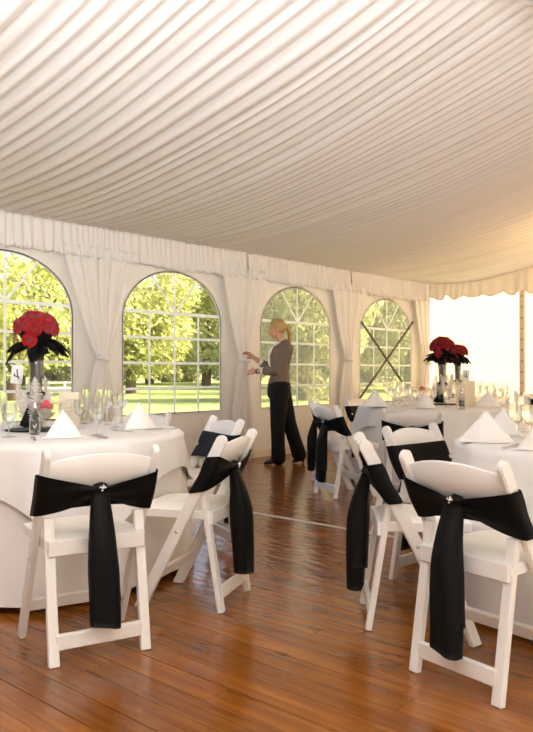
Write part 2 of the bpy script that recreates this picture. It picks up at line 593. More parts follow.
# ceiling: pleated lining swept from eave to ridge to eave
rnd = random.Random(5)
xs = []
x = XB
while x < XE - 0.01:
    w = rnd.uniform(0.07, 0.17)
    if x + w > XE - 0.05:
        w = XE - x
    dp = w * rnd.uniform(0.09, 0.19)
    sk = rnd.uniform(0.3, 0.7)
    for k in range(8):
        u = k / 8.0
        uu = u ** (math.log(0.5) / math.log(sk))
        h = -dp * (sin(pi * uu) ** 0.75)
        h += dp * 0.18 * sin(2 * pi * uu * 2 + sk * 9)
        xs.append((x + u * w, h))
    x += w
xs.append((XE, 0.0))
NS = 58
V = []
ph = [rnd.uniform(0, 6.28) for _ in range(6)]
for j in range(NS + 1):
    s = 2 * HALF * j / NS
    for (x, h) in xs:
        near = min(s, 2 * HALF - s)
        amp = 0.55 + 0.45 * min(1, near / 1.2)
        ridge = math.exp(-((s - HALF) / 0.22) ** 2)
        wav = 0.010 * sin(1.7 * x + 0.9 * s + ph[0]) + 0.006 * sin(4.1 * x - 1.3 * s + ph[1])
        xx = x + (0.012 * sin(2.3 * s + x * 3.1 + ph[2]) if XB + .1 < x < XE - .1 else 0)
        drop = -0.07 * math.exp(-((XE - x) / 0.5) ** 2) * math.exp(-((near - 0.9) / 0.7) ** 2)
        V.append((xx, WY - s, prof(s) + h * amp * (1 - 0.6 * ridge) + wav * min(1, near * 2) + drop - 0.05 * ridge * 0))
ce = obj('ceiling', V, grid_faces(len(xs), NS + 1), M['ceiling'], smooth=True)
structure(ce)
# outer roof skin above the lining keeps the sky off it
V, F = [], []
for j in range(13):
    s = 2 * HALF * j / 12
    z = EAVE + 0.06 + 0.42 * min(s, 2 * HALF - s)
    V += [(XB - .1, WY - s + (.08 if j == 0 else -.08 if j == 12 else 0), z), (XE + .12, WY - s + (.08 if j == 0 else -.08 if j == 12 else 0), z)]
for j in range(12):
    F.append((2 * j, 2 * j + 1, 2 * j + 3, 2 * j + 2))
rf = obj('roof', V, F, M['wall'])
structure(rf)

# windowed wall -------------------------------------------------------
PITCH = 2.17
WCX = [3.53 - PITCH * 2, 3.53 - PITCH, 3.52, 5.58, 7.74, 9.92]
BOUND = [XB, 0.195, 2.365, 4.51, 6.66, 8.83, XE]
WHW, WB, WT = 0.72, 0.62, 2.20
ARC = 0.57                      # arch rise
WS = WT - ARC                   # springing
def arch_loop(cx, hw, zb, zs, zt, n=20):
    L = [(cx - hw, zb), (cx + hw, zb), (cx + hw, zs)]
    for i in range(1, n):
        a = pi * i / n
        L.append((cx + hw * cos(a), zs + (zt - zs) * sin(a)))
    L.append((cx - hw, zs))
    return L
V, F = [], []
def wall_quadfill(x0, x1, z0, z1, cx):
    """rect with arched hole, bridged radially"""
    loop = arch_loop(cx, WHW, WB, WS, WT, 24)
    mx, mz = cx, (WB + WT) / 2
    dens = []
    for i in range(len(loop)):
        a, b = loop[i], loop[(i + 1) % len(loop)]
        n = max(1, int(math.hypot(b[0] - a[0], b[1] - a[1]) / 0.12))
        for k in range(n):
            dens.append((a[0] + (b[0] - a[0]) * k / n, a[1] + (b[1] - a[1]) * k / n))
    # add rays to the rectangle's corners
    def hole_hit(dx, dz):
        best = None
        for i in range(len(dens)):
            a, b = dens[i], dens[(i + 1) % len(dens)]
            ex, ez = b[0] - a[0], b[1] - a[1]
            den = dx * ez - dz * ex
            if abs(den) < 1e-12: continue
            t = ((a[0] - mx) * ez - (a[1] - mz) * ex) / den
            u = ((a[0] - mx) * dz - (a[1] - mz) * dx) / den
            if t > 0 and -1e-6 <= u <= 1 + 1e-6:
                best = (mx + dx * t, mz + dz * t)
        return best
    pts = list(dens)
    for (cx_, cz_) in ((x0, z0), (x1, z0), (x1, z1), (x0, z1)):
        h = hole_hit(cx_ - mx, cz_ - mz)
        pts.append(h)
    pts.sort(key=lambda p: atan2(p[1] - mz, p[0] - mx))
    b = len(V)
    n = len(pts)
    for (px, pz) in pts:
        dx, dz = px - mx, pz - mz
        t = 1e9
        if dx > 1e-9: t = min(t, (x1 - mx) / dx)
        if dx < -1e-9: t = min(t, (x0 - mx) / dx)
        if dz > 1e-9: t = min(t, (z1 - mz) / dz)
        if dz < -1e-9: t = min(t, (z0 - mz) / dz)
        V.append((px, WY, pz)); V.append((mx + dx * t, WY, mz + dz * t))
    for i in range(n):
        j = (i + 1) % n
        F.append((b + 2 * i, b + 2 * i + 1, b + 2 * j + 1, b + 2 * j))
for i in range(6):
    x0, x1 = BOUND[i], BOUND[i + 1]
    wall_quadfill(x0, x1, 0.0, EAVE, WCX[i])
wl = obj('wall_left', V, F, M['wall'])
structure(wl)
sm = wl.modifiers.new('thick', 'SOLIDIFY'); sm.thickness = 0.004; sm.offset = 1

bm = bmesh.new()
box_bm(((XB + XE) / 2, WY - 0.012, 0.045), XE - XB, 0.016, 0.09, 0.003, bm)
structure(link('baseboard_left', bm_mesh('baseboard_left', bm, M['base'])))

def win(idx, cx, hazy):
    w = empty('window_%d' % idx, (cx, WY, 0))
    structure(w)
    gm = M['vinyl_hazy'] if hazy else M['vinyl']
    cols = [-WHW, -WHW / 2, 0, WHW / 2, WHW]
    rows = [WB + (1.735 - WB) * k / 4 for k in range(5)]
    zs = rows[-1]
    # panes
    for j in range(4):
        for i in range(4):
            x0, x1, z0, z1 = cols[i], cols[i + 1], rows[j], rows[j + 1]
            def inx(x, z):
                return x if z <= WS else max(-1, min(1, x / WHW / sqrt(1 - ((z - WS) / ARC) ** 2))) * WHW * sqrt(1 - ((z - WS) / ARC) ** 2)
            obj('pane', [(x0, 0.004, z0), (x1, 0.004, z0), (inx(x1, z1), 0.004, z1), (inx(x0, z1), 0.004, z1)], [(0, 1, 2, 3)], gm, w)
    def edge(a):          # arch boundary along the ray from the hub at angle a
        best = 2.0
        lo, hi = 0.0, 1.5
        for _ in range(40):
            t = (lo + hi) / 2
            x, z = t * cos(a), zs + t * sin(a)
            inside = (abs(x) <= WHW and z <= WS) or ((x / WHW) ** 2 + ((z - WS) / ARC) ** 2 <= 1)
            if inside: lo = t
            else: hi = t
        return lo
    sp = [0, radians(50), pi / 2, pi - radians(50), pi]
    for k in range(4):
        pts = [(0, 0.004, zs)]
        for q in range(9):
            a = sp[k] + (sp[k + 1] - sp[k]) * q / 8
            t = edge(a)
            pts.append((t * cos(a), 0.004, zs + t * sin(a)))
        obj('pane', pts, [tuple(range(len(pts)))], gm, w)
    # glazing bars
    def bar(p, q, wd=0.026, yo=0.0):
        bm = beam_bm((p[0], yo, p[1]), (q[0], yo, q[1]), 0.003, wd, (0, 1, 0), 0.0)
        link('glazing_bar', bm_mesh('glazing_bar', bm, M['bar']), w)
    for j in range(1, 5):
        hwj = WHW if rows[j] <= WS else WHW * sqrt(1 - ((rows[j] - WS) / ARC) ** 2)
        bar((-hwj, rows[j]), (hwj, rows[j]), 0.036 if j == 4 else 0.028)
    for i in (1, 3):
        bar((cols[i], WB), (cols[i], zs), yo=-0.0045)
    bar((0, WB), (0, WT), yo=-0.0045)
    for a in (sp[1], sp[3]):
        t = edge(a)
        bar((0, zs), (t * cos(a), zs + t * sin(a)), yo=-0.009 if a < pi / 2 else -0.0135)
    # welded rim round the opening
    loop = arch_loop(0, WHW, WB, WS, WT, 28)
    V, F = [], []
    n = len(loop)
    mz = (WB + WT) / 2
    for (x, z) in loop:
        dx, dz = x, z - mz
        l = math.hypot(dx, dz)
        for yy, rr in ((-0.004, -0.008), (-0.004, 0.012), (0.006, 0.012), (0.006, -0.008)):
            V.append((x + dx / l * rr, yy, z + dz / l * rr))
    for i in range(n):
        j = (i + 1) % n
        for k in range(4):
            k2 = (k + 1) % 4
            F.append((4 * i + k, 4 * i + k2, 4 * j + k2, 4 * j + k))
    obj('window_frame', V, F, M['wall'], w)
for i, cx in enumerate(WCX):
    if i >= 2:
        win(i - 1, cx, i >= 4)
for i in (0, 1):      # bays beside the camera, out of frame: plain clear sheets
    lp = arch_loop(WCX[i], WHW, WB, WS, WT, 16)
    structure(obj('window_%d' % (i + 5), [(x, WY + 0.004, z) for x, z in lp], [tuple(range(len(lp)))], M['vinyl']))

# far end wall, opposite wall, wall behind the camera
def gable(name, X, mat):
    V, F = [], []
    n = 36
    for j in range(n + 1):
        s = 2 * HALF * j / n
        V += [(X, WY - s, 0.0), (X, WY - s, prof(s) + 0.05)]
    for j in range(n):
        F.append((2 * j, 2 * j + 1, 2 * j + 3, 2 * j + 2))
    return structure(obj(name, V, F, mat))
gable('wall_far', XE, M['wall_end'])
gable('wall_back', XB, M['wall'])
structure(obj('wall_right', [(XB, YR, 0), (XE, YR, 0), (XE, YR, EAVE), (XB, YR, EAVE)], [(0, 1, 2, 3)], M['wall_side']))

# posts of the frame (cream, behind the curtains) and the laced post of the end wall
for k, bx in enumerate(BOUND[2:6]):
    bm = bmesh.new()
    box_bm((bx + 0.07, WY - 0.035, EAVE / 2), 0.075, 0.05, EAVE, 0.006, bm)
    structure(link('trim_%d' % (k + 2), bm_mesh('trim', bm, M['wall'])))
py = 4.74
bm = bmesh.new()
box_bm((XE - 0.035, py, 1.28), 0.05, 0.085, 2.55, 0.006, bm)
tr = structure(link('trim_1', bm_mesh('trim_1', bm, M['post'])))
ev, ef = lathe([(0.004, 0), (0.010, 0.002), (0.014, 0.006), (0.016, 0)], 10)
em = new_mesh('eyelet', [(-z - 0.0, x, y) for x, y, z in ev], ef, M['eyelet'])
for k in range(13):
    e = link('eyelet', em, tr)
    e.location = (XE - 0.060, py, 0.25 + k * 0.165)

# valance along the window wall: one ruffled length per bay
rnd = random.Random(21)
def ruffle(name, p0, p1, ztop, zbot, nrm, mat, depth=0.022, wl=0.085, scallop=0.0, scw=0.32, seed=1, gather_ends=True):
    r = random.Random(seed)
    p0, p1, nrm = Vector(p0), Vector(p1), Vector(nrm)
    L = (p1 - p0).length
    n = max(8, int(L / 0.012))
    ph, cur = [], 0.0
    w = wl
    nextx = 0.0
    V = []
    rows = 9
    cols = []
    phase = 0.0
    for i in range(n + 1):
        u = i / n
        phase += 2 * pi * (L / n) / (wl * (1 + 0.35 * sin(u * 23 + seed)))
        cols.append((u, phase))
    for j in range(rows):
        v = j / (rows - 1)
        for u, phs in cols:
            zt = ztop(u) if callable(ztop) else ztop
            zb = zbot + 0.012 * sin(phs * 0.5) + 0.008 * sin(u * 17 + seed)
            if scallop:
                zb += scallop * (0.5 - abs(sin(pi * u * L / scw))) 
            if gather_ends:
                zb -= 0.02 * sin(pi * u)
            z = zt + (zb - zt) * v
            a = depth * (0.35 + 0.65 * v)
            o = a * sin(phs) + a * 0.5 * sin(phs * 0.37 + 3 * v) + 0.02 * v
            p = p0.lerp(p1, u) + nrm * (o + 0.03)
            V.append((p.x, p.y, z))
    o = obj(name, V, grid_faces(n + 1, rows), mat, smooth=True)
    s = o.modifiers.new('hem', 'SOLIDIFY'); s.thickness = 0.002
    return o
names = {1: 'left edge of the picture', }
vl = ['ruffled cream valance above the arched window behind the rose bouquet',
      'ruffled cream valance above the arched window beside the left table',
      "ruffled cream valance above the woman's head",
      'ruffled cream valance above the window with the crossed braces']
for k in range(1, 6):
    x0, x1 = BOUND[k], BOUND[k + 1]
    if k == 1:
        x0, x1 = BOUND[1], BOUND[3]
        lab = vl[0]
    elif k == 2:
        continue
    else:
        lab = vl[k - 2]
    v = ruffle('valance', (x0 + 0.02, WY - 0.05, 0), (x1 + (0.03 if k < 5 else -0.06), WY - 0.05 - (0.006 if k % 2 else 0), 0), EAVE - 0.0, 2.235, (0, -1, 0), M['valance'], seed=k)
    tag(v, lab, 'valance', 'valances along the window wall')
ev = ruffle('valance', (XE - 0.05, WY - 0.12, 0), (XE - 0.05, 1.0, 0), lambda u: prof(0.12 + u * 5.3) + 0.02, 2.28, (-1, 0, 0), M['valance'], depth=0.016, wl=0.16, scallop=0.06, seed=9, gather_ends=False)
tag(ev, 'scalloped valance across the bright far end wall', 'valance')

# swagged curtains between the windows ---------------------------------
def curtain(cx, label, hw_top=0.44, tz=1.22, dx=-0.08, seed=0, xmax=None, hwb=0.21):
    t = empty('curtain', (cx, WY - 0.085, 0))
    tag(t, label, 'curtain', 'tied curtains between the windows')
    r = random.Random(seed)
    p1, p2, p3 = r.uniform(0, 6), r.uniform(0, 6), r.uniform(0, 6)
    nu, nv = 97, 44
    V = []
    for j in range(nv):
        z = 2.34 - (2.34 - 0.025) * j / (nv - 1)
        if z > tz:
            q = (z - tz) / (2.34 - tz)
            hw = 0.045 + (hw_top - 0.045) * (q ** 0.80)
            cxz = dx * (1 - q)
            amp = 0.012 + 0.008 * q
        else:
            q = (tz - z) / tz
            hw = 0.045 + (hwb - 0.045) * (min(1, q * 1.35) ** 0.55)
            cxz = dx + 0.0 * q
            amp = 0.010 + 0.014 * min(1, q * 1.6)
        for i in range(nu):
            u = -1 + 2 * i / (nu - 1)
            f = sin(u * 15 + p1 + 0.5 * sin(z * 1.3)) * 0.6 + sin(u * 27 + p2) * 0.4
            x = cxz + hw * (u + 0.03 * sin(u * 9 + p3))
            if xmax is not None:
                x = min(x, xmax + 0.004 * f)
            y = amp * f - 0.055 * (1 - u * u) * (1 - min(1, abs(z - tz) / 0.5)) - 0.012
            V.append((x, y, z))
    d = obj('drape', V, grid_faces(nu, nv), M['sheer'], t, True)
    d.modifiers.new('t', 'SOLIDIFY').thickness = 0.002
    V, F = lathe([(0.062, -0.028), (0.072, -0.014), (0.068, 0.0), (0.074, 0.014), (0.062, 0.028)], 18)
    V = [(x * 0.95, y * 0.85, z) for x, y, z in V]
    b = obj('tieback', V, F, M['sheer'], t, True)
    b.modifiers.new('t', 'SOLIDIFY').thickness = 0.004
    b.location = (dx, -0.045, tz)
    b.rotation_euler = (0, radians(10), 0)
    return t
curtain(BOUND[3], 'sheer white tied curtain between the two brightest windows on the left', seed=3, dx=0.02)
curtain(BOUND[4], 'sheer white tied curtain the woman is holding', seed=4)
curtain(BOUND[5], 'sheer white tied curtain between the woman and the crossed braces', seed=5, tz=1.25)
curtain(XE - 0.19, 'sheer white curtain in the far corner beside the bright end wall', seed=6, hw_top=0.36, dx=0.02, xmax=0.12)

# crossed braces on window 4 -------------------------------------------
def wallpt(px, py, y=WY - 0.05):
    t = (px - CX) / FPX
    d = y / (S_ - t * C_)
    return Vector((d * (C_ + t * S_), y, CAMZ + (HORIZ - py) / FPX * d))
for (a, b, lab, yy) in (((361.5, 322), (405, 386), 'brown brace rod sloping down to the right across the far arched window', WY - 0.045),
                        ((413, 322), (360, 398), 'brown brace rod sloping down to the left across the far arched window', WY - 0.075)):
    V, F = tube([], [], [wallpt(*a, yy), wallpt(*b, yy)], 0.017, n=10)
    tag(obj('brace_rod', V, F, M['brace'], smooth=True), lab, 'brace', 'crossed braces at the far window')

# ------------------------------------------------------------------ chairs
LEAN = 0.405
def xl(z):                         # centre line of the slanting side frame
    return 0.215 - LEAN * z / 0.78
chair_me = {}
def cm_(name, bm, mat, smooth=False):
    chair_me[name] = bm_mesh(name, bm, mat, smooth)
def side_frame(sy):
    """long board: front foot to rounded back post"""
    y = sy * 0.21
    th = 0.024
    bm = bmesh.new()
    # side outline (x,z), wide board 0.048, rounded top
    dirx, dirz = -LEAN, 0.78
    l = math.hypot(dirx, dirz)
    dx_, dz_ = dirx / l, dirz / l
    nx_, nz_ = dz_, -dx_
    hw = 0.026
    out = [(0.215 + hw / nx_ , 0.0), ]
    L0 = l - 0.004
    top = (0.215 + dx_ * L0, dz_ * L0)
    arc = []
    for k in range(9):
        a = pi / 2 - pi * k / 8
        # from +n side over the tip to -n side
        arc.append((top[0] + nx_ * hw * sin(a) + dx_ * hw * cos(a), top[1] + nz_ * hw * sin(a) + dz_ * hw * cos(a)))
    out += arc + [(0.215 - hw / nx_, 0.0)]
    A = [bm.verts.new((px, y - th / 2, pz)) for px, pz in out]
    B = [bm.verts.new((px, y + th / 2, pz)) for px, pz in out]
    n = len(out)
    bm.faces.new(A); bm.faces.new(list(reversed(B)))
    for i in range(n):
        j = (i + 1) % n
        bm.faces.new((A[j], A[i], B[i], B[j]))
    bmesh.ops.recalc_face_normals(bm, faces=bm.faces)
    bmesh.ops.bevel(bm, geom=[e for e in bm.edges if e.is_manifold and e.calc_face_angle(0) > 0.9], offset=0.004, segments=2, affect='EDGES')
    return bm
cm_('side_frame_l', side_frame(1), M['chair'])
cm_('side_frame_r', side_frame(-1), M['chair'])
RF, RT = -0.175, (-0.088, 0.535)
for s, nm in ((1, 'rear_leg_l'), (-1, 'rear_leg_r')):
    bm = beam_bm((RF, s * 0.178, 0.0), (RT[0], s * 0.178, RT[1]), 0.026, 0.040, (1, 0, 0), 0.004, seg=2)
    for v in bm.verts:
        if v.co.z < 0.02: v.co.z = max(0.0, v.co.z)
    cm_(nm, bm, M['chair'])
# curved back slat
V, F = [], []
ny = 17
for i in range(ny):
    u = -1 + 2 * i / (ny - 1)
    y = u * 0.20
    zt = 0.782 - 0.030 * u * u
    zb = 0.600 + 0.012 * (1 - u * u)
    bow = -0.022 * (1 - u * u)
    for (z, o) in ((zb, -0.009), (zt - 0.006, -0.009), (zt, 0.0), (zt - 0.006, 0.009), (zb, 0.009)):
        V.append((xl(z) + o + bow, y, z))
for i in range(ny - 1):
    for k in range(5):
        k2 = (k + 1) % 5
        F.append((5 * i + k, 5 * i + k2, 5 * (i + 1) + k2, 5 * (i + 1) + k))
F.append((0, 1, 2, 3, 4)); F.append(tuple(5 * (ny - 1) + k for k in (4, 3, 2, 1, 0)))
chair_me['back_slat'] = new_mesh('back_slat', V, F, M['chair'], True)
# seat frame: four rails with a board
bm = bmesh.new()
SX0, SX1, SZ = -0.125, 0.255, 0.425
beam_bm((SX0, -0.19, SZ), (SX0, 0.19, SZ), 0.024, 0.062, (1, 0, 0), 0.004, bm)
beam_bm((SX1 - 0.012, -0.19, SZ + .01), (SX1 - 0.012, 0.19, SZ + .01), 0.024, 0.045, (1, 0, 0), 0.004, bm)
for s in (-1, 1):
    beam_bm((SX0, s * 0.183, SZ + .01), (SX1, s * 0.183, SZ + .01), 0.024, 0.042, (0, 1, 0), 0.004, bm)
box_bm(((SX0 + SX1) / 2, 0, SZ + 0.005), SX1 - SX0 - 0.02, 0.35, 0.016, 0, bm)
cm_('seat_frame', bm, M['chair'])
# padded seat
V, F = [], []
nx, nyp = 13, 13
for side in (1,):
    for j in range(nyp):
        for i in range(nx):
            u, v = -1 + 2 * i / (nx - 1), -1 + 2 * j / (nyp - 1)
            e = (1 - abs(u) ** 6) * (1 - abs(v) ** 6)
            V.append(((SX0 + SX1) / 2 + u * (SX1 - SX0) / 2 * 0.99, v * 0.188, SZ + 0.028 + 0.022 * e ** 0.5))
F = grid_faces(nx, nyp)
chair_me['seat_pad'] = new_mesh('seat_pad', V, F, M['pad'], True)
cm_('stretcher_f', beam_bm((xl(0.15), -0.20, 0.15), (xl(0.15), 0.20, 0.15), 0.020, 0.052, (1, 0, 0.3), 0.004), M['chair'])
cm_('stretcher_r', beam_bm((RF + 0.010, -0.17, 0.085), (RF + 0.010, 0.17, 0.085), 0.022, 0.058, (1, 0, 0), 0.004), M['chair'])
bv, bf = lathe([(0.0, 0.004), (0.006, 0.003), (0.009, 0.0)], 10)
chair_me['bolt'] = new_mesh('bolt', [(x, z, y) for x, y, z in bv], bf, M['bolt'], True)

def make_chair():
    t = empty('folding_chair')
    link('side_frame', chair_me['side_frame_l'], t)
    link('side_frame', chair_me['side_frame_r'], t)
    link('leg', chair_me['rear_leg_l'], t)
    link('leg', chair_me['rear_leg_r'], t)
    link('back_slat', chair_me['back_slat'], t)
    sf = link('seat_frame', chair_me['seat_frame'], t)
    link('seat_pad', chair_me['seat_pad'], sf)
    link('stretcher', chair_me['stretcher_f'], t)
    link('stretcher', chair_me['stretcher_r'], t)
    for s in (1, -1):
        b = link('bolt', chair_me['bolt'], t)
        b.location = (xl(0.36), s * 0.222, 0.36)
        if s < 0: b.rotation_euler = (pi, 0, 0)
    return t
# --- sash
def sash_band():
    loop = []            # perimeter in plan: (offset along x, y, rear?)
    hw, th = 0.237, 0.036
    n = 26
    for i in range(n):   # front, from -y to +y
        u = -1 + 2 * i / (n - 1)
        loop.append((th * (1 - abs(u) ** 26 * 0.5) - 0.022 * (1 - u * u) * 0.6, u * hw, 0))
    m = 34
    for i in range(m):   # rear, from +y to -y
        u = 1 - 2 * (i + 0.5) / m
        loop.append((-th * (1 - abs(u) ** 26 * 0.45) - 0.020 * (1 - u * u) - 0.012 * max(0, 1 - abs(u) * 3), u * hw, 1))
    nv = 11
    V = []
    for j in range(nv):
        v = j / (nv - 1)
        for (o, y, rear) in loop:
            u = abs(y) / hw
            zlo, zhi = 0.540, 0.706
            if rear:
                p = 1 - u
                ps = p ** 1.15
                zlo += 0.078 * ps - 0.010 * sin(pi * p) 
                zhi -= 0.058 * p ** 0.9
                tilt = 0.006 * (y / hw)
                zlo += tilt; zhi += tilt
            else:
                zlo += 0.018 * (1 - u * u); zhi -= 0.002 * (1 - u)
            z = zlo + (zhi - zlo) * v
            wr = 0.0
            if rear:
                p = 1 - u
                wr = -0.008 * p * sin(v * 3.2 * pi + y * 14) - 0.010 * sin(pi * v) * (1 - p)
            else:
                wr = 0.003 * sin(v * 2.5 * pi + 1)
            V.append((xl(z) + o + wr, y, z))
    return V, grid_faces(len(loop), nv, True)
def sash_tail(zb, w0, w1, xoff, yoff, cut, seed):
    r = random.Random(seed)
    V = []
    n, nv = 24, 22
    zt = 0.640
    a1, a2 = r.uniform(0, 6), r.uniform(0, 6)
    for j in range(nv):
        q = j / (nv - 1)
        w = w0 + (w1 - w0) * min(1, q * 1.7) ** 0.8
        xb = xl(zt) - 0.055 - xoff - 0.036 * sin(min(1, q * 2.2) * pi / 2) - 0.010 * q
        th = 0.014 + 0.022 * min(1, q * 2.5) + 0.006 * sin(pi * q)
        yc = yoff * q + 0.006 * sin(q * 4 + a1)
        for i in range(n):
            a = 2 * pi * i / n
            cx_, sx_ = cos(a), sin(a)
            yy = w * (abs(cx_) ** 0.6) * (1 if cx_ > 0 else -1)
            xx = th * (abs(sx_) ** 0.7) * (1 if sx_ > 0 else -1)
            fold = 0.006 * sin(yy / w * 3.4 + a2 + q * 1.5) * min(1, q * 3)
            z = zt - (zt - zb) * q + cut * (yy / w) * q * q
            V.append((xb - xx + fold, yc + yy, z))
    F = grid_faces(n, nv, True)
    F.append(tuple(range(n)))
    F.append(tuple((nv - 1) * n + k for k in reversed(range(n))))
    return V, F
bV, bF = sash_band()
sash_me = {'band': new_mesh('band', bV, bF, M['satin'], True)}
sV, sF = sash_tail(0.135, 0.030, 0.058, 0.0, 0.004, 0.010, 1)
sash_me['tail'] = new_mesh('tail', sV, sF, M['satin'], True)
sV, sF = sash_tail(0.215, 0.026, 0.050, -0.012, -0.012, -0.012, 2)
sash_me['tail2'] = new_mesh('tail', sV, sF, M['satin'], True)
kV, kF = [], []
tube(kV, kF, [(xl(.62) - 0.054, -0.018, 0.644), (xl(.62) - 0.064, 0.0, 0.645), (xl(.62) - 0.054, 0.018, 0.644)], [0.016, 0.021, 0.016], (1.1, 0.8), (0, 0, 1), 12)
sash_me['knot'] = new_mesh('knot', kV, kF, M['satin'], True)
gV, gF = [], []
for (dy, dz, r) in ((0, 0, .0060), (.009, .003, .0045), (-.009, .002, .0045), (.003, -.009, .0042), (-.002, .009, .0042)):
    v, f = lathe([(0.0, r), (r * .7, r * .6), (r, 0), (r * .7, -r * .5), (0, -r * .6)], 8)
    b0 = len(gV)
    gV += [(xl(.62) - 0.090 - z, dy + x, 0.648 + dz + y) for x, y, z in v]
    gF += [tuple(b0 + q for q in ff) for ff in f]
sash_me['brooch'] = new_mesh('brooch', gV, gF, M['gem'], False)
def make_sash():
    t = empty('chair_sash')
    link('band', sash_me['band'], t)
    link('knot', sash_me['knot'], t)
    link('tail', sash_me['tail'], t)
    link('tail', sash_me['tail2'], t)
    b = link('brooch', sash_me['brooch'], t)
    b['label'] = 'small sparkling diamante brooch'
    return t
chair0, sash0 = make_chair(), make_sash()

CL, CR, C3, C4 = (4.20, -1.29), (3.55, 1.73), (7.38, 1.73), (9.45, 2.41)
def facing(p, c):
    return (c[0] - p[0], c[1] - p[1])
# (d, r, forward d, forward r, chair label, sash label, group)
P_A, P_B, P_C, P_D = (3.005, -0.716), (3.615, -0.315), (4.62, -0.42), (5.24, -0.96)
P_E, P_F, P_G, P_H = (2.69, 0.785), (3.34, 0.615), (3.93, 0.91), (5.94, 1.16)
P_I, P_J, P_K, P_N = (6.63, 0.67), (7.31, 0.65), (8.28, 1.15), (10.3, 3.55)
chairs = [
    (P_A, (0.864, -0.503), 'white folding chair in the left foreground with its back to the camera', 'black satin sash on the foreground chair at the left, knot facing the camera', 'chairs at the left table'),
    (P_B, (0.307, -0.951), 'white folding chair seen side-on at the right of the left table', 'black satin sash on the side-on chair at the left table, tail over the floor', 'chairs at the left table'),
    (P_C, (-0.45, -0.89), 'white folding chair behind the side-on chair, facing the left table', 'black sash wrapped flat across the chair behind the side-on chair at left', 'chairs at the left table'),
    (P_D, (-0.93, -0.36), 'white folding chair mostly hidden on the far side of the left table', 'black sash on the mostly hidden chair beyond the left table', 'chairs at the left table'),
    (P_E, (0.60, 0.80), 'largest white folding chair in the right foreground with its back to the camera', 'black satin sash on the largest chair in the right foreground', 'chairs at the right table'),
    (P_F, (-0.06, 1.0), 'white folding chair seen side-on just left of the largest right foreground chair', 'black satin sash on the side-on chair at right, tail hanging at its left', 'chairs at the right table'),
    (P_G, (-0.73, 0.68), 'white folding chair facing the camera at the far left of the right table', 'black sash wrapped flat across the chair facing the camera at right', 'chairs at the right table'),
    (P_H, (0.97, 0.24), 'white folding chair with its back to the camera in front of the far table', 'black sash on the chair in front of the far table', 'chairs at the far table'),
    (P_I, (0.42, 0.91), 'white folding chair at the left of the far table, the nearer of two', 'black sash with long tail on the nearer of two chairs left of the far table', 'chairs at the far table'),
    (P_J, (0.10, 0.99), 'white folding chair at the left of the far table, the farther of two', 'black sash with long tail on the farther of two chairs left of the far table', 'chairs at the far table'),
    (P_K, (-0.77, 0.64), 'white folding chair beneath the tied curtain beyond the far table', 'black sash on the chair beneath the tied curtain beyond the far table', 'chairs at the far table'),
    (P_N, (-0.40, -0.92), 'white folding chair at the right edge before the bright end wall', 'black sash on the chair at the right edge before the bright end wall', 'chairs at the farthest table'),
]
for i, (p, f, lab, slab, grp) in enumerate(chairs):
    w = drdir(*f)
    rz = atan2(w.y, w.x)
    loc = dr(p[0], p[1], 0)
    ch = chair0 if i == 0 else copy_tree(chair0)
    sa = sash0 if i == 0 else copy_tree(sash0)
    for o in (ch, sa):
        o.location = loc
        o.rotation_euler = (0, 0, rz)
    tag(ch, lab, 'chair', grp)
    tag(sa, slab, 'sash', 'sashes on the ' + grp)

# pendant lamp hanging at the right, its bulb is the lamp set up at the top
pl_ = empty('pendant_lamp', (LAMP[0], LAMP[1], LAMP[2]))
tag(pl_, 'small warm pendant lamp hanging beyond the right edge of the picture', 'lamp')
V, F = tube([], [], [(0, 0, 0.12), (0, 0, prof(WY - LAMP[1]) - LAMP[2] - 0.01)], 0.005, n=8)
obj('cord', V, F, M['ink'], pl_, True)
V, F = lathe([(0.0, 0.135), (0.02, 0.13), (0.022, 0.09), (0.035, 0.085), (0.0, 0.085)], 16)
obj('socket', V, F, M['bolt'], pl_, True)
V, F = lathe([(0.03, 0.13), (0.09, 0.125), (0.17, 0.155), (0.172, 0.152), (0.09, 0.121), (0.03, 0.126)], 28)
obj('lamp_shade', V, F, M['card_white'], pl_, True)

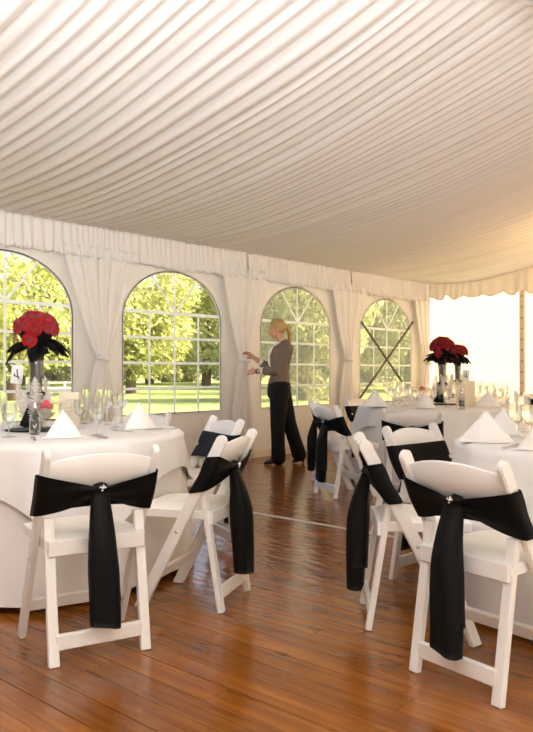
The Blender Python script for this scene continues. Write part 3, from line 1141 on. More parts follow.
# ------------------------------------------------------------------ tables and cloths
TR, TZ = 0.80, 0.755
def table(c, nm, side_ang, seed):
    loc = dr(c[0], c[1], 0)
    t = empty('round_table', loc)
    tag(t, 'round banquet table under white cloths, ' + nm, 'table', 'round banquet tables')
    V, F = lathe([(0, TZ - 0.03), (TR - .012, TZ - 0.03), (TR - .012, TZ - 0.006), (0, TZ - 0.006)], 40)
    obj('tabletop', V, F, M['ply'], t)
    for k in range(4):
        a = k * pi / 2 + .5
        V, F = tube([], [], [(0.45 * cos(a), 0.45 * sin(a), 0.012), (0.40 * cos(a), 0.40 * sin(a), TZ - 0.032)], 0.014, n=8)
        obj('leg', V, F, M['bolt'], t, True)
    # floor-length round cloth
    r = random.Random(seed)
    ph = [r.uniform(0, 6.28) for _ in range(5)]
    n = 180
    prof_ = [(0, 0), (0.4, 0), (TR - 0.03, 0), (TR - 0.008, -0.004), (TR + 0.002, -0.014)]
    zsk = [-0.05, -0.12, -0.2, -0.3, -0.4, -0.5, -0.6, -0.68, -0.715]
    V = []
    for (rr, dz) in prof_:
        for i in range(n):
            a = 2 * pi * i / n
            V.append((rr * cos(a), rr * sin(a), TZ + dz))
    for dz in zsk:
        q = -dz / 0.7
        for i in range(n):
            a = 2 * pi * i / n
            f = sin(a * 11 + ph[0]) * .5 + sin(a * 17 + ph[1]) * .35 + sin(a * 5 + ph[2]) * .35
            rr = TR + 0.006 + 0.045 * q + 0.045 * f * q ** 0.8
            V.append((rr * cos(a), rr * sin(a), TZ + dz + 0.006 * sin(a * 7 + ph[3]) * q))
    o = obj('tablecloth', V, grid_faces(n, len(prof_) + len(zsk), True), M['linen'], smooth=True)
    o.location = loc
    tag(o, 'floor-length white round tablecloth, ' + nm, 'tablecloth', 'floor-length tablecloths')
    # square overlay cloth
    A = 0.97
    V = []
    n = 240
    ks = [0.0, 0.25, 0.5, 0.75, 0.92, 0.975, 1.0]
    hs = [0.04, 0.1, 0.2, 0.35, 0.5, 0.65, 0.8, 0.92, 1.0]
    for k in ks:
        for i in range(n):
            a = 2 * pi * i / n
            rr = (TR + 0.004) * k
            V.append((rr * cos(a), rr * sin(a), TZ + 0.003 - (0.008 if k == 1.0 else 0)))
    for h in hs:
        for i in range(n):
            a = 2 * pi * i / n
            b = a - side_ang
            rho = A / max(abs(cos(b)), abs(sin(b)))
            rho = min(rho, 1.27)
            hang = max(0.0, rho - TR) * h
            
            f = sin(a * 13 + ph[4]) * .5 + sin(a * 23 + ph[0]) * .3 + cos(4 * b + pi) * 0.6
            rr = TR + 0.020 + 0.12 * hang + 0.075 * f * min(1, hang * 2.2) 
            rr = max(rr, TR + 0.014 + 0.14 * hang)
            V.append((rr * cos(a), rr * sin(a), TZ - 0.008 - hang))
    o = obj('overlay_cloth', V, grid_faces(n, len(ks) + len(hs), True), M['linen'], smooth=True)
    o.location = loc
    tag(o, 'square white overlay cloth with hanging corners, ' + nm, 'tablecloth', 'square overlay cloths')
    return loc
TZT = TZ + 0.005
wA = drdir(*facing(P_A, CL))
ang_A = atan2(-wA.y, -wA.x)
LL = table(CL, 'the left table with the tall rose vase', ang_A + pi / 4 + 0.1, 1)
LR = table(CR, 'the right foreground table', 0.45, 2)
L3 = table(C3, 'the far table with roses against the bright wall', 1.25, 3)
L4 = table(C4, 'the farthest table behind the second rose vase', 0.6, 4)
TNAME = {'L': 'left table', 'R': 'right foreground table', '3': 'far table', '4': 'farthest table'}

# ------------------------------------------------------------------ table things
def smooth_profile_obj(name, profile, mat, parent, n=18):
    V, F = lathe(profile, n)
    return obj(name, V, F, mat, parent, True)
def goblet_meshes():
    out = {}
    k = dict(goblet=(0.165, 0.039, 0.070), wine=(0.19, 0.033, 0.095), flute=(0.215, 0.024, 0.085))
    for nm, (H, R, sh) in k.items():
        foot = [(0.0, 0.004), (0.012, 0.005), (R * .85, 0.0015), (R * .87, 0.0)]
        stem = [(0.0065, 0.006), (0.0045, 0.02), (0.0045, sh * .7), (0.008, sh * .92), (0.012, sh)]
        bh = H - sh
        bowl = [(0.0, sh), (0.012, sh), (R * .75, sh + bh * .18), (R, sh + bh * .45), (R * .98, sh + bh * .7), (R * .86, H)]
        if nm == 'flute':
            bowl = [(0.0, sh), (0.010, sh), (R * .8, sh + bh * .25), (R, sh + bh * .6), (R * .88, H)]
        out[nm] = (new_mesh('foot', *lathe(foot, 18), M['glass'], True), new_mesh('stem', *lathe(stem, 10), M['glass'], True),
                   new_mesh('bowl', *lathe(bowl, 20), M['glass'], True))
    return out
GOB = goblet_meshes()
def goblet(kind, loc, label, group):
    t = empty('wine_glass' if kind != 'flute' else 'champagne_flute', loc)
    for nm, me in zip(('foot', 'stem', 'bowl'), GOB[kind]):
        link(nm, me, t)
    return tag(t, label, 'glass', group)

def napkin_mesh(w, h, dep, seed):
    """stiff linen folded into a standing triangle tent"""
    A = Vector((0, 0, h)); L = Vector((0.015, w, 0)); Rr = Vector((0.015, -w, 0)); B = Vector((-dep, 0, 0))
    bm = bmesh.new()
    n = 8
    def patch(p, q, r, bulge, nrm):
        vs = {}
        for i in range(n + 1):
            for j in range(n + 1 - i):
                a, b = i / n, j / n
                c = 1 - a - b
                P = p * c + q * a + r * b
                P = P + Vector(nrm) * bulge * (27 * a * b * c * 0.6 + 2 * a * b * 0.25)
                vs[(i, j)] = bm.verts.new(P)
        for i in range(n):
            for j in range(n - i):
                bm.faces.new((vs[(i, j)], vs[(i + 1, j)], vs[(i, j + 1)]))
                if j < n - i - 1:
                    bm.faces.new((vs[(i + 1, j)], vs[(i + 1, j + 1)], vs[(i, j + 1)]))
    Mf = Vector((0.045, 0, 0))           # front crease foot
    patch(A, L, Mf, 0.010, (1, .4, 0))
    patch(A, Mf, Rr, 0.010, (1, -.4, 0))
    patch(A, B, L, 0.014, (-.5, 1, .2))
    patch(A, Rr, B, 0.014, (-.5, -1, .2))
    bmesh.ops.remove_doubles(bm, verts=bm.verts, dist=1e-5)
    bmesh.ops.recalc_face_normals(bm, faces=bm.faces)
    me = bm_mesh('napkin', bm, M['napkin'], True)
    return me
NAP = [napkin_mesh(0.115, 0.135, 0.13, 1), napkin_mesh(0.10, 0.145, 0.12, 2)]
def napkin_hem_mesh():
    bm = bmesh.new()
    beam_bm((0.022, 0.108, 0.004), (0.052, 0.0, 0.004), 0.006, 0.006, (0, 0, 1), 0.001, bm)
    beam_bm((0.022, -0.108, 0.004), (0.052, 0.0, 0.004), 0.006, 0.006, (0, 0, 1), 0.001, bm)
    return bm_mesh('hem', bm, M['napkin'])
HEM = napkin_hem_mesh()
def napkin(loc, face, label, group, k=0, s=1.0):
    o = link('napkin', NAP[k])
    o.location = loc
    w = face
    o.rotation_euler = (0, 0, atan2(w.y, w.x))
    o.scale = (s, s, s)
    h = link('hem', HEM, o)
    return tag(o, label, 'napkin', group)

def fork_mesh():
    bm = bmesh.new()
    beam_bm((-0.10, 0, 0.003), (0.03, 0, 0.005), 0.003, 0.009, (0, 0, 1), 0.001, bm)
    beam_bm((0.03, 0, 0.005), (0.055, 0, 0.004), 0.003, 0.022, (0, 0, 1), 0.001, bm)
    for y in (-.009, -.003, .003, .009):
        beam_bm((0.055, y, 0.004), (0.095, y, 0.007), 0.002, 0.003, (0, 0, 1), 0, bm)
    return bm_mesh('fork', bm, M['steel'])
def knife_parts():
    bm = beam_bm((-0.11, 0, 0.006), (0.0, 0, 0.006), 0.008, 0.014, (0, 0, 1), 0.003)
    h = bm_mesh('handle', bm, M['steel'])
    bm = beam_bm((0.0, 0, 0.005), (0.11, 0.002, 0.004), 0.002, 0.018, (0, 0, 1), 0.0006)
    b = bm_mesh('blade', bm, M['steel'])
    return h, b
FORK = fork_mesh(); KH, KB = knife_parts()
def fork(loc, ang, label, group='cutlery on the tables'):
    o = link('fork', FORK); o.location = loc; o.rotation_euler = (0, 0, ang)
    return tag(o, label, 'fork', group)
def knife(loc, ang, label, group='cutlery on the tables'):
    o = empty('knife', loc, ang)
    link('handle', KH, o); link('blade', KB, o)
    return tag(o, label, 'knife', group)

# rose: whorls of cupped petals
def rose_mesh():
    V, F = [], []
    r = random.Random(4)
    R0 = 0.034
    rings = [(3, 0.006, 0.030, 0.10), (4, 0.013, 0.030, 0.35), (5, 0.021, 0.029, 0.7), (6, 0.029, 0.026, 1.05)]
    for n, rad, hgt, opn in rings:
        off = r.uniform(0, 6)
        for k in range(n):
            a0 = off + 2 * pi * k / n
            b = len(V)
            wa = 2 * pi / n * 0.68
            for j in range(4):
                q = j / 3
                for i in range(5):
                    u = -1 + 2 * i / 4
                    a = a0 + u * wa
                    rr = rad * (0.45 + 0.55 * sin(q * pi / 2)) + opn * 0.012 * q ** 3 - 0.003 * abs(u) ** 2 * (1 - q)
                    z = -0.012 + (hgt) * q * (1 - 0.18 * abs(u) ** 2.2) + 0.012 - opn * 0.008 * q
                    V.append((rr * cos(a), rr * sin(a), z))
            for j in range(3):
                for i in range(4):
                    F.append((b + j * 5 + i, b + j * 5 + i + 1, b + (j + 1) * 5 + i + 1, b + (j + 1) * 5 + i))
    # calyx plug
    v, f = lathe([(0.0, -0.014), (0.016, -0.008), (0.024, 0.002), (0.018, 0.014), (0.0, 0.018)], 10)
    b = len(V)
    V += v; F += [tuple(b + q for q in ff) for ff in f]
    return new_mesh('rose', V, F, M['rose'], True)
ROSE = rose_mesh()
def feather_mesh(L, droop, width, mat, seed, nb=80, bw=0.0022):
    """curved quill with soft barbs as narrow strips on both sides"""
    r = random.Random(seed)
    V, F = [], []
    def sp(q):
        return Vector((L * (q * 0.9), 0, L * (0.30 * q - droop * q * q)))
    tube(V, F, [sp(i / 8) for i in range(9)], [0.003 * (1 - i / 10) for i in range(9)], n=5)
    for s in (-1, 1):
        for i in range(nb):
            q = 0.10 + 0.9 * i / nb
            p = sp(q); t = (sp(min(1.02, q + .02)) - p).normalized()
            w = width * sin(pi * min(1, q * 0.85 + 0.15)) ** 0.7 * r.uniform(0.75, 1.15)
            side = Vector((0, s, 0))
            m = p + side * w * .55 + t * w * .35 + Vector((0, 0, -w * r.uniform(.05, .35)))
            e = p + side * w + t * w * .7 + Vector((0, 0, -w * r.uniform(.3, .9)))
            d = t * bw
            b = len(V)
            V += [p - d, p + d, m + d, m - d, e + d * .3, e - d * .3]
            F += [(b, b + 1, b + 2, b + 3), (b + 3, b + 2, b + 4, b + 5)]
    return new_mesh('feather', V, F, mat)
FB = [feather_mesh(0.165, 0.70, 0.036, M['feather_black'], 1, 110), feather_mesh(0.145, 0.52, 0.034, M['feather_black'], 2, 110)]
FW = [feather_mesh(0.20, -0.2, 0.034, M['feather_white'], 3, 80, 0.0011), feather_mesh(0.16, 0.05, 0.030, M['feather_white'], 4, 80, 0.0011)]

def centrepiece(loc, where, seed, s=1.0):
    r = random.Random(seed)
    z0 = loc.z
    mir = link('mirror_plate', new_mesh('mirror_plate', *lathe([(0, 0.006), (0.165, 0.006), (0.168, 0.003), (0.168, 0.0), (0, 0)], 36), M['mirror']))
    mir.location = loc
    tag(mir, 'round black mirror plate under the rose vase on the ' + where, 'plate', 'mirror plates')
    v = empty('trumpet_vase', loc + Vector((0, 0, 0.0065)))
    tag(v, 'tall slim glass vase with black bow on the ' + where, 'vase', 'tall vases')
    smooth_profile_obj('vase_body', [(0.0, 0.0), (0.050, 0.0), (0.052, 0.006), (0.030, 0.016), (0.024, 0.03), (0.028, 0.10), (0.033, 0.22), (0.040, 0.36), (0.047, 0.44), (0.045, 0.44), (0.038, 0.36), (0.030, 0.22), (0.024, 0.10), (0.018, 0.035), (0.0, 0.03)], M['vase_glass'], v, 24)
    # dark stems inside the upper half
    V, F = [], []
    for k in range(12):
        a = r.uniform(0, 6.28); q = r.uniform(0.2, 1)
        tube(V, F, [(0.012 * q * cos(a), 0.012 * q * sin(a), r.uniform(0.22, 0.30)), (0.030 * q * cos(a), 0.030 * q * sin(a), 0.445)], [0.004, 0.008], n=6)
    obj('stem_bundle', V, F, M['feather_black'], v, True)
    # bow: two loops, knot, two trailing ends
    bo = empty('bow', (0, 0, 0)); bo.parent = v
    fd = (cam.location - loc); fd.z = 0; fd.normalize()
    sd = Vector((-fd.y, fd.x, 0))
    zb = 0.185
    def P(f, s_, z): return fd * f + sd * s_ + Vector((0, 0, z))
    V, F = [], []
    for sg in (-1, 1):
        tube(V, F, [P(.032, sg * .004, zb), P(.045, sg * .030, zb + .022), P(.048, sg * .048, zb + .010), P(.042, sg * .034, zb - .010), P(.034, sg * .004, zb)], [.006, .011, .012, .010, .006], (1, .45), n=8)
    obj('loop', V, F, M['satin'], bo, True)
    V, F = tube([], [], [P(.036, -.010, zb), P(.036, .010, zb)], .012, n=8)
    obj('knot', V, F, M['satin'], bo, True)
    V, F = tube([], [], [P(.036, .0, zb), P(.060, -.030, zb - .07), P(.070, -.062, .022)], [.008, .020, .026], (1, .3), sd, n=8)
    obj('tail', V, F, M['satin'], bo, True)
    V, F = tube([], [], [P(.036, .0, zb), P(.055, -.010, zb - .08), P(.062, -.018, .024)], [.008, .024, .030], (1, .3), sd, n=8)
    obj('tail', V, F, M['satin'], bo, True)
    # white plumes round the foot
    pl = empty('white_plumes', loc + Vector((0, 0, 0.0075)))
    tag(pl, 'spray of white feathers round the vase foot on the ' + where, 'feathers', 'white plumes')
    for k in range(9):
        f = link('feather', FW[k % 2], pl)
        a = 2 * pi * k / 9 + r.uniform(-.2, .2)
        f.location = (0.045 * cos(a), 0.045 * sin(a), 0.02)
        f.rotation_euler = Euler((r.uniform(-.4, .4), -radians(r.uniform(48, 66)), a), 'XYZ')
        f.scale = (1.35,) * 3
    # the bouquet itself
    b = empty('rose_bouquet', loc + Vector((0, 0, 0.50)))
    tag(b, 'dome of red roses over black feathers in the vase on the ' + where, 'bouquet', 'red rose bouquets')
    pts = []
    N = 46
    for k in range(N):
        zz = 1 - 1.12 * (k + 0.5) / N
        a = k * 2.399963 + r.uniform(-.1, .1)
        rr = sqrt(max(0, 1 - zz * zz))
        nrm = Vector((rr * cos(a), rr * sin(a), zz))
        p = Vector((nrm.x * 0.104, nrm.y * 0.104, 0.060 + nrm.z * 0.082)) * r.uniform(0.95, 1.05)
        o = link('rose', ROSE, b)
        o.location = p
        q = nrm.to_track_quat('Z', 'Y')
        o.rotation_euler = (q @ Euler((0, 0, r.uniform(0, 6))).to_quaternion()).to_euler()
        sc_ = r.uniform(0.78, 0.95)
        o.scale = (sc_, sc_, sc_)
    o = link('rose', ROSE, b)      # one rose hanging lower at the front
    p = fd * 0.118 - sd * 0.035 + Vector((0, 0, 0.0))
    o.location = p
    q = (fd + Vector((0, 0, -0.1))).to_track_quat('Z', 'Y')
    o.rotation_euler = q.to_euler()
    smooth_profile_obj('foam_ball', [(0.0, -0.045), (0.05, -0.03), (0.085, 0.02), (0.09, 0.06), (0.06, 0.12), (0.0, 0.14)], M['feather_black'], b, 16)
    for k in range(15):
        f = link('feather', FB[k % 2], b)
        a = 2 * pi * k / 15 + r.uniform(-.15, .15)
        f.location = (0.035 * cos(a), 0.035 * sin(a), 0.0 + r.uniform(-.02, .012))
        f.rotation_euler = Euler((0, radians(r.uniform(-8, 22)), a), 'XYZ')
        k_ = r.uniform(0.85, 1.15)
        f.scale = (k_, k_, k_)
centrepiece(dr(CL[0], CL[1], TZT), 'left table', 1)
centrepiece(dr(C3[0], C3[1], TZT), 'far table', 2)
centrepiece(dr(C4[0], C4[1], TZT), 'farthest table', 3)

def to_cam(p):
    v = cam.location - p
    v.z = 0
    return v.normalized()

def menu_card(loc, face_off, label, w=0.115, h=0.205, printed=True, ink='tan_ink', shape='lines'):
    fd = to_cam(loc)
    a = atan2(fd.y, fd.x) + face_off
    t = empty('menu_card', loc, a)
    tag(t, label, 'card', 'menu cards')
    for k, sg in (('front_leaf', 1), ('back_leaf', -1)):
        bm = beam_bm((0.030 * sg, 0, 0.0), (0.001 * sg, 0, h), 0.0016, w, (1, 0, 0), 0)
        link(k, bm_mesh(k, bm, M['card']), t)
    if printed:
        bm = bmesh.new()
        def pt(u, v):                # on the front leaf's face
            x = 0.030 + (0.001 - 0.030) * v + 0.0018
            return Vector((x, u * w, v * h))
        for (u0, v0, u1, v1) in ((-.20, .78, .30, .80), (-.28, .62, .10, .80), (.12, .50, .14, .80), (-.15, .55, .30, .56), (-.22, .44, .25, .45), (-.1, .36, .2, .37)):
            beam_bm(pt(u0, v0), pt(u1, v1), 0.0006, 0.0035, (1, 0, 0.1), 0, bm)
        link('print', bm_mesh('print', bm, M[ink]), t)
    return t
def table_number(loc, label, hcard=0.27):
    fd = to_cam(loc)
    a = atan2(fd.y, fd.x)
    t = empty('table_number', loc, a)
    tag(t, label, 'sign', 'table number cards')
    smooth_profile_obj('base', [(0.0, 0.010), (0.018, 0.010), (0.028, 0.003), (0.028, 0.0)], M['steel'], t, 16)
    V, F = tube([], [], [(0, 0, 0.008), (0, 0, hcard)], 0.0022, n=8)
    obj('rod', V, F, M['steel'], t, True)
    cd = empty('card_holder', (0.004, 0, hcard + 0.045)); cd.parent = t
    cd.rotation_euler = (radians(-6), 0, 0)
    bm = beam_bm((0, 0, -0.055), (0, 0, 0.055), 0.002, 0.066, (1, 0, 0), 0)
    link('card', bm_mesh('card', bm, M['card_white']), cd)
    bm = bmesh.new()
    x = 0.0016
    # brush-drawn numeral
    beam_bm((x, -0.004, 0.030), (x, 0.006, -0.012), 0.0006, 0.007, (1, 0, 0), 0, bm)
    beam_bm((x, -0.016, -0.008), (x, 0.016, -0.016), 0.0006, 0.007, (1, 0, 0), 0, bm)
    beam_bm((x, -0.012, 0.006), (x, -0.016, -0.012), 0.0006, 0.006, (1, 0, 0), 0, bm)
    beam_bm((x, 0.004, -0.010), (x, 0.012, -0.028), 0.0006, 0.006, (1, 0, 0), 0, bm)
    link('numeral', bm_mesh('numeral', bm, M['ink']), cd)
    return t
def small_bottle(loc, label):
    fd = to_cam(loc)
    t = empty('favour_bottle', loc, atan2(fd.y, fd.x))
    tag(t, label, 'bottle', 'small labelled bottles')
    smooth_profile_obj('bottle_body', [(0.0, 0.0), (0.027, 0.001), (0.0285, 0.006), (0.0285, 0.085), (0.024, 0.105), (0.012, 0.125), (0.011, 0.155), (0.013, 0.157), (0.013, 0.165)], M['glass'], t, 20)
    smooth_profile_obj('drink', [(0.0, 0.004), (0.025, 0.004), (0.025, 0.090), (0.0, 0.090)], M['water'], t, 18)
    smooth_profile_obj('cap', [(0.0145, 0.140), (0.0145, 0.168), (0.0, 0.169)], M['steel'], t, 14)
    V, F = [], []
    n = 9
    for zz in (0.022, 0.072):
        for i in range(n):
            a = radians(-48 + 96 * i / (n - 1))
            V.append((0.0288 * cos(a), 0.0288 * sin(a), zz))
    F = [(i, i + 1, n + i + 1, n + i) for i in range(n - 1)]
    lb = obj('label', V, F, M['label'], t)
    bm = bmesh.new()
    beam_bm((0.0298, -0.010, 0.052), (0.0298, -0.001, 0.038), 0.0005, 0.003, (1, 0, 0), 0, bm)
    beam_bm((0.0298, -0.001, 0.038), (0.0298, 0.010, 0.058), 0.0005, 0.003, (1, 0, 0), 0, bm)
    link('monogram', bm_mesh('monogram', bm, M['card_white']), lb)
    return t
def sweet_glass(loc, label):
    t = empty('sweet_glass', loc)
    tag(t, label, 'glass', 'tulle-wrapped sweet glasses')
    smooth_profile_obj('foot', [(0, .004), (.03, .002), (.032, 0)], M['glass'], t)
    smooth_profile_obj('stem', [(.006, .004), (.004, .03), (.005, .06), (.01, .065)], M['glass'], t, 10)
    smooth_profile_obj('bowl', [(0, .065), (.012, .066), (.036, .085), (.046, .105), (.045, .108)], M['glass'], t, 20)
    V, F = [], []
    n, rows = 40, 7
    for j in range(rows):
        q = j / (rows - 1)
        for i in range(n):
            a = 2 * pi * i / n
            rr = 0.020 + 0.045 * sin(q * pi * 0.62) + 0.018 * q * q + 0.007 * sin(a * 9 + q * 3) * q
            V.append((rr * cos(a), rr * sin(a), 0.072 + 0.085 * q + 0.006 * sin(a * 5) * q))
    tl = obj('tulle', V, grid_faces(n, rows, True), M['tulle'], t, True)
    r = random.Random(3)
    v, f = lathe([(0, -.016), (.011, -.011), (.016, 0), (.011, .011), (0, .016)], 10)
    cme = new_mesh('sweet', v, f, M['candy'], True)
    for k in range(7):
        a = k * 0.9
        c = link('sweet', cme, t)
        rr = 0.022 if k else 0
        c.location = (rr * cos(a), rr * sin(a), 0.138 + (0.020 if k == 0 else r.uniform(0, .012)))
    return t

# --- left table
CLw = dr(CL[0], CL[1], 0)
def away(loc, cw):
    v = loc - cw
    v.z = 0
    return v.normalized()
GL = 'place settings on the left table'
p = at(63, 437.5, TZT); napkin(p, away(p, CLw), 'white pyramid napkin on the left table in front of the menu card', 'folded napkins', 1, 0.98)
p = at(139, 428.5, TZT); napkin(p, (away(p, CLw) + to_cam(p)).normalized(), 'white pyramid napkin at the right rim of the left table', 'folded napkins', 0, 1.15)
p = at(69, 427, TZT); menu_card(p, radians(-8), 'cream menu card standing on the left table')
p = at(17, 427, TZT); table_number(p, 'white table number card on a rod beside the left rose vase', 0.265)
p = at(35, 434.5, TZT); small_bottle(p, 'small clear bottle with dark square label on the left table')
p = at(46.5, 432, TZT); sweet_glass(p, 'tulle-wrapped glass of pink sweets beside the left rose vase')
gl = [('goblet', 9, 437, 'round water goblet at the left edge of the picture'),
      ('goblet', 97, 434.5, 'round water goblet in front of the others on the left table'),
      ('goblet', 80, 428, 'wine goblet partly behind the menu card on the left table'),
      ('wine', 116, 427, 'wine glass beside the right-hand napkin on the left table'),
      ('flute', 85, 424, 'champagne flute just right of the menu card'),
      ('flute', 99, 423, 'champagne flute behind the front goblet on the left table'),
      ('flute', 107, 425, 'champagne flute between the goblets on the left table'),
      ('wine', 122, 423, 'wine glass nearest the curtain on the left table'),
      ('flute', 3, 430, 'champagne flute at the left edge of the picture')]
for k, x, y, lab in gl:
    goblet(k, at(x, y, TZT), lab, 'glasses on the left table')
def flat_ang(a, b):
    v = at(*b, TZT) - at(*a, TZT)
    return atan2(v.y, v.x)
knife(at(100, 437, TZT), flat_ang((109, 439), (91, 435)), 'silver knife lying right of the front napkin on the left table')
fork(at(123, 431.5, TZT), flat_ang((135, 432), (113, 430)), 'silver fork in front of the right-hand napkin on the left table')
fork(at(34, 439.5, TZT), flat_ang((36, 442), (31, 436)), 'silver fork below the small bottle on the left table')
knife(at(163, 429.5, TZT), flat_ang((158, 429.5), (168, 429)), 'silver knife at the far right rim of the left table')
knife(at(85, 423.5, TZT), flat_ang((80, 424), (90, 423)), 'silver knife behind the menu card on the left table')
# --- right foreground table
CRw = dr(CR[0], CR[1], 0)
p = at(486, 442, TZT); napkin(p, (to_cam(p)), 'large white triangle napkin at the left rim of the right foreground table', 'folded napkins', 0, 1.12)
p = at(503, 434, TZT); napkin(p, (away(p, CRw) * .3 + to_cam(p)).normalized(), 'white napkin peak just behind the large triangle napkin', 'folded napkins', 1, 1.0)
p = at(541, 450, TZT); napkin(p, to_cam(p), 'white napkin cut off by the right edge of the picture', 'folded napkins', 1, 1.0)
for k, x, y, lab in (('goblet', 517, 437, 'round goblet beside the napkin on the right foreground table'), ('goblet', 530, 439, 'round goblet at the right edge on the right foreground table'),
                     ('wine', 524, 432, 'wine glass behind two goblets on the right foreground table'), ('flute', 514, 431, 'champagne flute on the right foreground table')):
    goblet(k, at(x, y, TZT), lab, 'glasses on the right foreground table')
fork(at(511, 446.5, TZT), flat_ang((497, 450), (525, 444)), 'silver fork in front of the napkins on the right foreground table')
# --- far table
C3w = dr(C3[0], C3[1], 0)
nps = [(375, 406.5, 'white pyramid napkin at the left rim of the far table', 0, 1.15), (425, 408, 'narrow white napkin standing before the far rose vase', 1, 1.0),
       (488, 407, 'white pyramid napkin right of the menu cards on the far table', 0, 1.08), (515, 404, 'white pyramid napkin at the right rim of the far table', 0, 1.05)]
for x, y, lab, k, s in nps:
    p = at(x, y, TZT)
    napkin(p, (to_cam(p) + away(p, C3w) * .3).normalized(), lab, 'folded napkins', k, s)
p = at(469, 406.5, TZT); menu_card(p, radians(10), 'taller cream menu card on the far table', 0.105, 0.24, False)
p = at(461, 408, TZT); menu_card(p, radians(-6), 'shorter cream menu card in front of the taller one on the far table', 0.085, 0.20, False)
p = at(461.5, 408.6, TZT); small_bottle(p, 'small labelled bottle in front of the menu cards on the far table')
p = at(466, 403.8, TZT); table_number(p, 'small table number card above the menu cards on the far table', 0.24)
p = at(422, 402.5, TZT); sweet_glass(p, 'tulle-wrapped glass of pink sweets on the far table')
g3 = [('goblet', 393, 405), ('wine', 399, 404), ('goblet', 405, 405.5), ('wine', 388, 403), ('goblet', 411, 403), ('flute', 396, 401), ('flute', 404, 401),
      ('goblet', 433, 406), ('goblet', 448, 407), ('wine', 455, 404), ('wine', 478, 404), ('goblet', 485, 402), ('flute', 492, 401), ('goblet', 500, 405.5), ('wine', 505, 405), ('flute', 480, 400), ('goblet', 416, 406)]
l3 = {'goblet': 'round goblet', 'wine': 'wine glass', 'flute': 'champagne flute'}
ORD = ['leftmost', 'second', 'third', 'fourth', 'fifth', 'sixth', 'seventh', 'eighth', 'ninth']
def nth(i, what, where):
    return ('leftmost %s on %s' % (what, where)) if i == 0 else ('%s %s from the left on %s' % (ORD[i], what, where))
cnt = {}
for k, x, y in sorted(g3, key=lambda q: q[1]):
    i = cnt.get(k, 0); cnt[k] = i + 1
    goblet(k, at(x, y, TZT), nth(i, l3[k], 'the far table with the roses'), 'glasses on the far table')
knife(at(403, 407.5, TZT), flat_ang((398, 407.5), (410, 407)), 'silver knife at the front of the far table')
fork(at(505, 406.8, TZT), flat_ang((498, 407), (512, 406.5)), 'silver fork between the right-hand napkins on the far table')
# --- farthest table
C4w = dr(C4[0], C4[1], 0)
p = dr(C4[0] + .30, C4[1] + .62, TZT); napkin(p, to_cam(p), 'tan-shaded napkin peak on the farthest table before the bright wall', 'folded napkins', 0, 1.2)
p = dr(C4[0] - .1, C4[1] - .6, TZT); napkin(p, to_cam(p), 'white napkin on the farthest table left of the second vase', 'folded napkins', 0, 1.0)
g4 = [(dd, rr, ('goblet', 'wine', 'flute')[k % 3]) for k, (dd, rr) in enumerate(((-.3, .3), (-.35, .42), (-.1, .5), (.1, .35), (-.4, .15), (-.2, .6), (.2, .55), (-.45, .28)))]
cnt = {}
for dd, rr, kind in sorted(g4, key=lambda q: (C4[1] + q[1]) / (C4[0] + q[0])):
    i = cnt.get(kind, 0); cnt[kind] = i + 1
    goblet(kind, dr(C4[0] + dd, C4[1] + rr, TZT), nth(i, l3[kind], 'the farthest table behind the menu cards'), 'glasses on the farthest table')

# ------------------------------------------------------------------ the woman
WD, WR = 8.80, 0.194
def W(u, w, z):
    return dr(WD + w, WR - u, z)
UAX = (W(1, 0, 0) - W(0, 0, 0)).normalized()
WAX = (W(0, 1, 0) - W(0, 0, 0)).normalized()
ZAX = Vector((0, 0, 1))
def px(x, y, w=0.0):
    k = (WD) / FPX
    return W((283 - x) * k, w, CAMZ + (HORIZ - y) * k)
def ell(V, F, c, ru, rw, rz, n=14, m=10, tilt=0.0):
    b = len(V)
    ct, st_ = cos(tilt), sin(tilt)
    for j in range(m + 1):
        th = pi * j / m
        for i in range(n):
            a = 2 * pi * i / n
            u = ru * sin(th) * cos(a); w = rw * sin(th) * sin(a); z = rz * cos(th)
            u2 = u * ct + z * st_; z2 = -u * st_ + z * ct
            V.append(c + UAX * u2 + WAX * w + ZAX * z2)
    for j in range(m):
        for i in range(n):
            k = (i + 1) % n
            F.append((b + j * n + i, b + (j + 1) * n + i, b + (j + 1) * n + k, b + j * n + k))
def remeshed(name, V, F, mat, parent, vox=0.009, sm=3):
    o = obj(name, V, F, mat, parent, True)
    r = o.modifiers.new('union', 'REMESH'); r.mode = 'VOXEL'; r.voxel_size = vox; r.use_smooth_shade = True
    if sm:
        s = o.modifiers.new('soft', 'SMOOTH'); s.factor = 0.5; s.iterations = sm
    return o
wm = empty('person', (0, 0, 0))
tag(wm, 'blonde woman in taupe jacket and black trousers adjusting the tied curtain', 'person')
# body: head, neck, trunk, arms, hands, legs -- one skin
V, F = [], []
hc = px(276.3, 328.5)
TL = radians(14)
ell(V, F, hc + UAX * -0.006 + ZAX * 0.014, 0.094, 0.074, 0.098, tilt=TL)          # skull
ell(V, F, hc + UAX * 0.030 - ZAX * 0.040, 0.060, 0.058, 0.078, tilt=TL)           # face
ell(V, F, hc + UAX * 0.047 - ZAX * 0.096, 0.026, 0.026, 0.020)                    # chin
tube(V, F, [hc + UAX * .076 + ZAX * .004, hc + UAX * .098 - ZAX * .032], [.007, .012], n=8)   # nose
ell(V, F, hc + UAX * 0.080 - ZAX * 0.062, 0.013, 0.022, 0.009)                    # lips
for s in (-1, 1):
    ell(V, F, hc - UAX * 0.008 + WAX * s * 0.074 - ZAX * 0.018, 0.017, 0.010, 0.028)   # ears
tube(V, F, [hc - UAX * 0.022 - ZAX * 0.05, px(281.5, 342), px(284, 349)], [.046, .046, .055], n=12)
tube(V, F, [px(283, 349), px(280, 362), px(280.5, 372), px(279, 386)], [.080, .110, .095, .125], (0.85, 1.25), UAX, n=16)
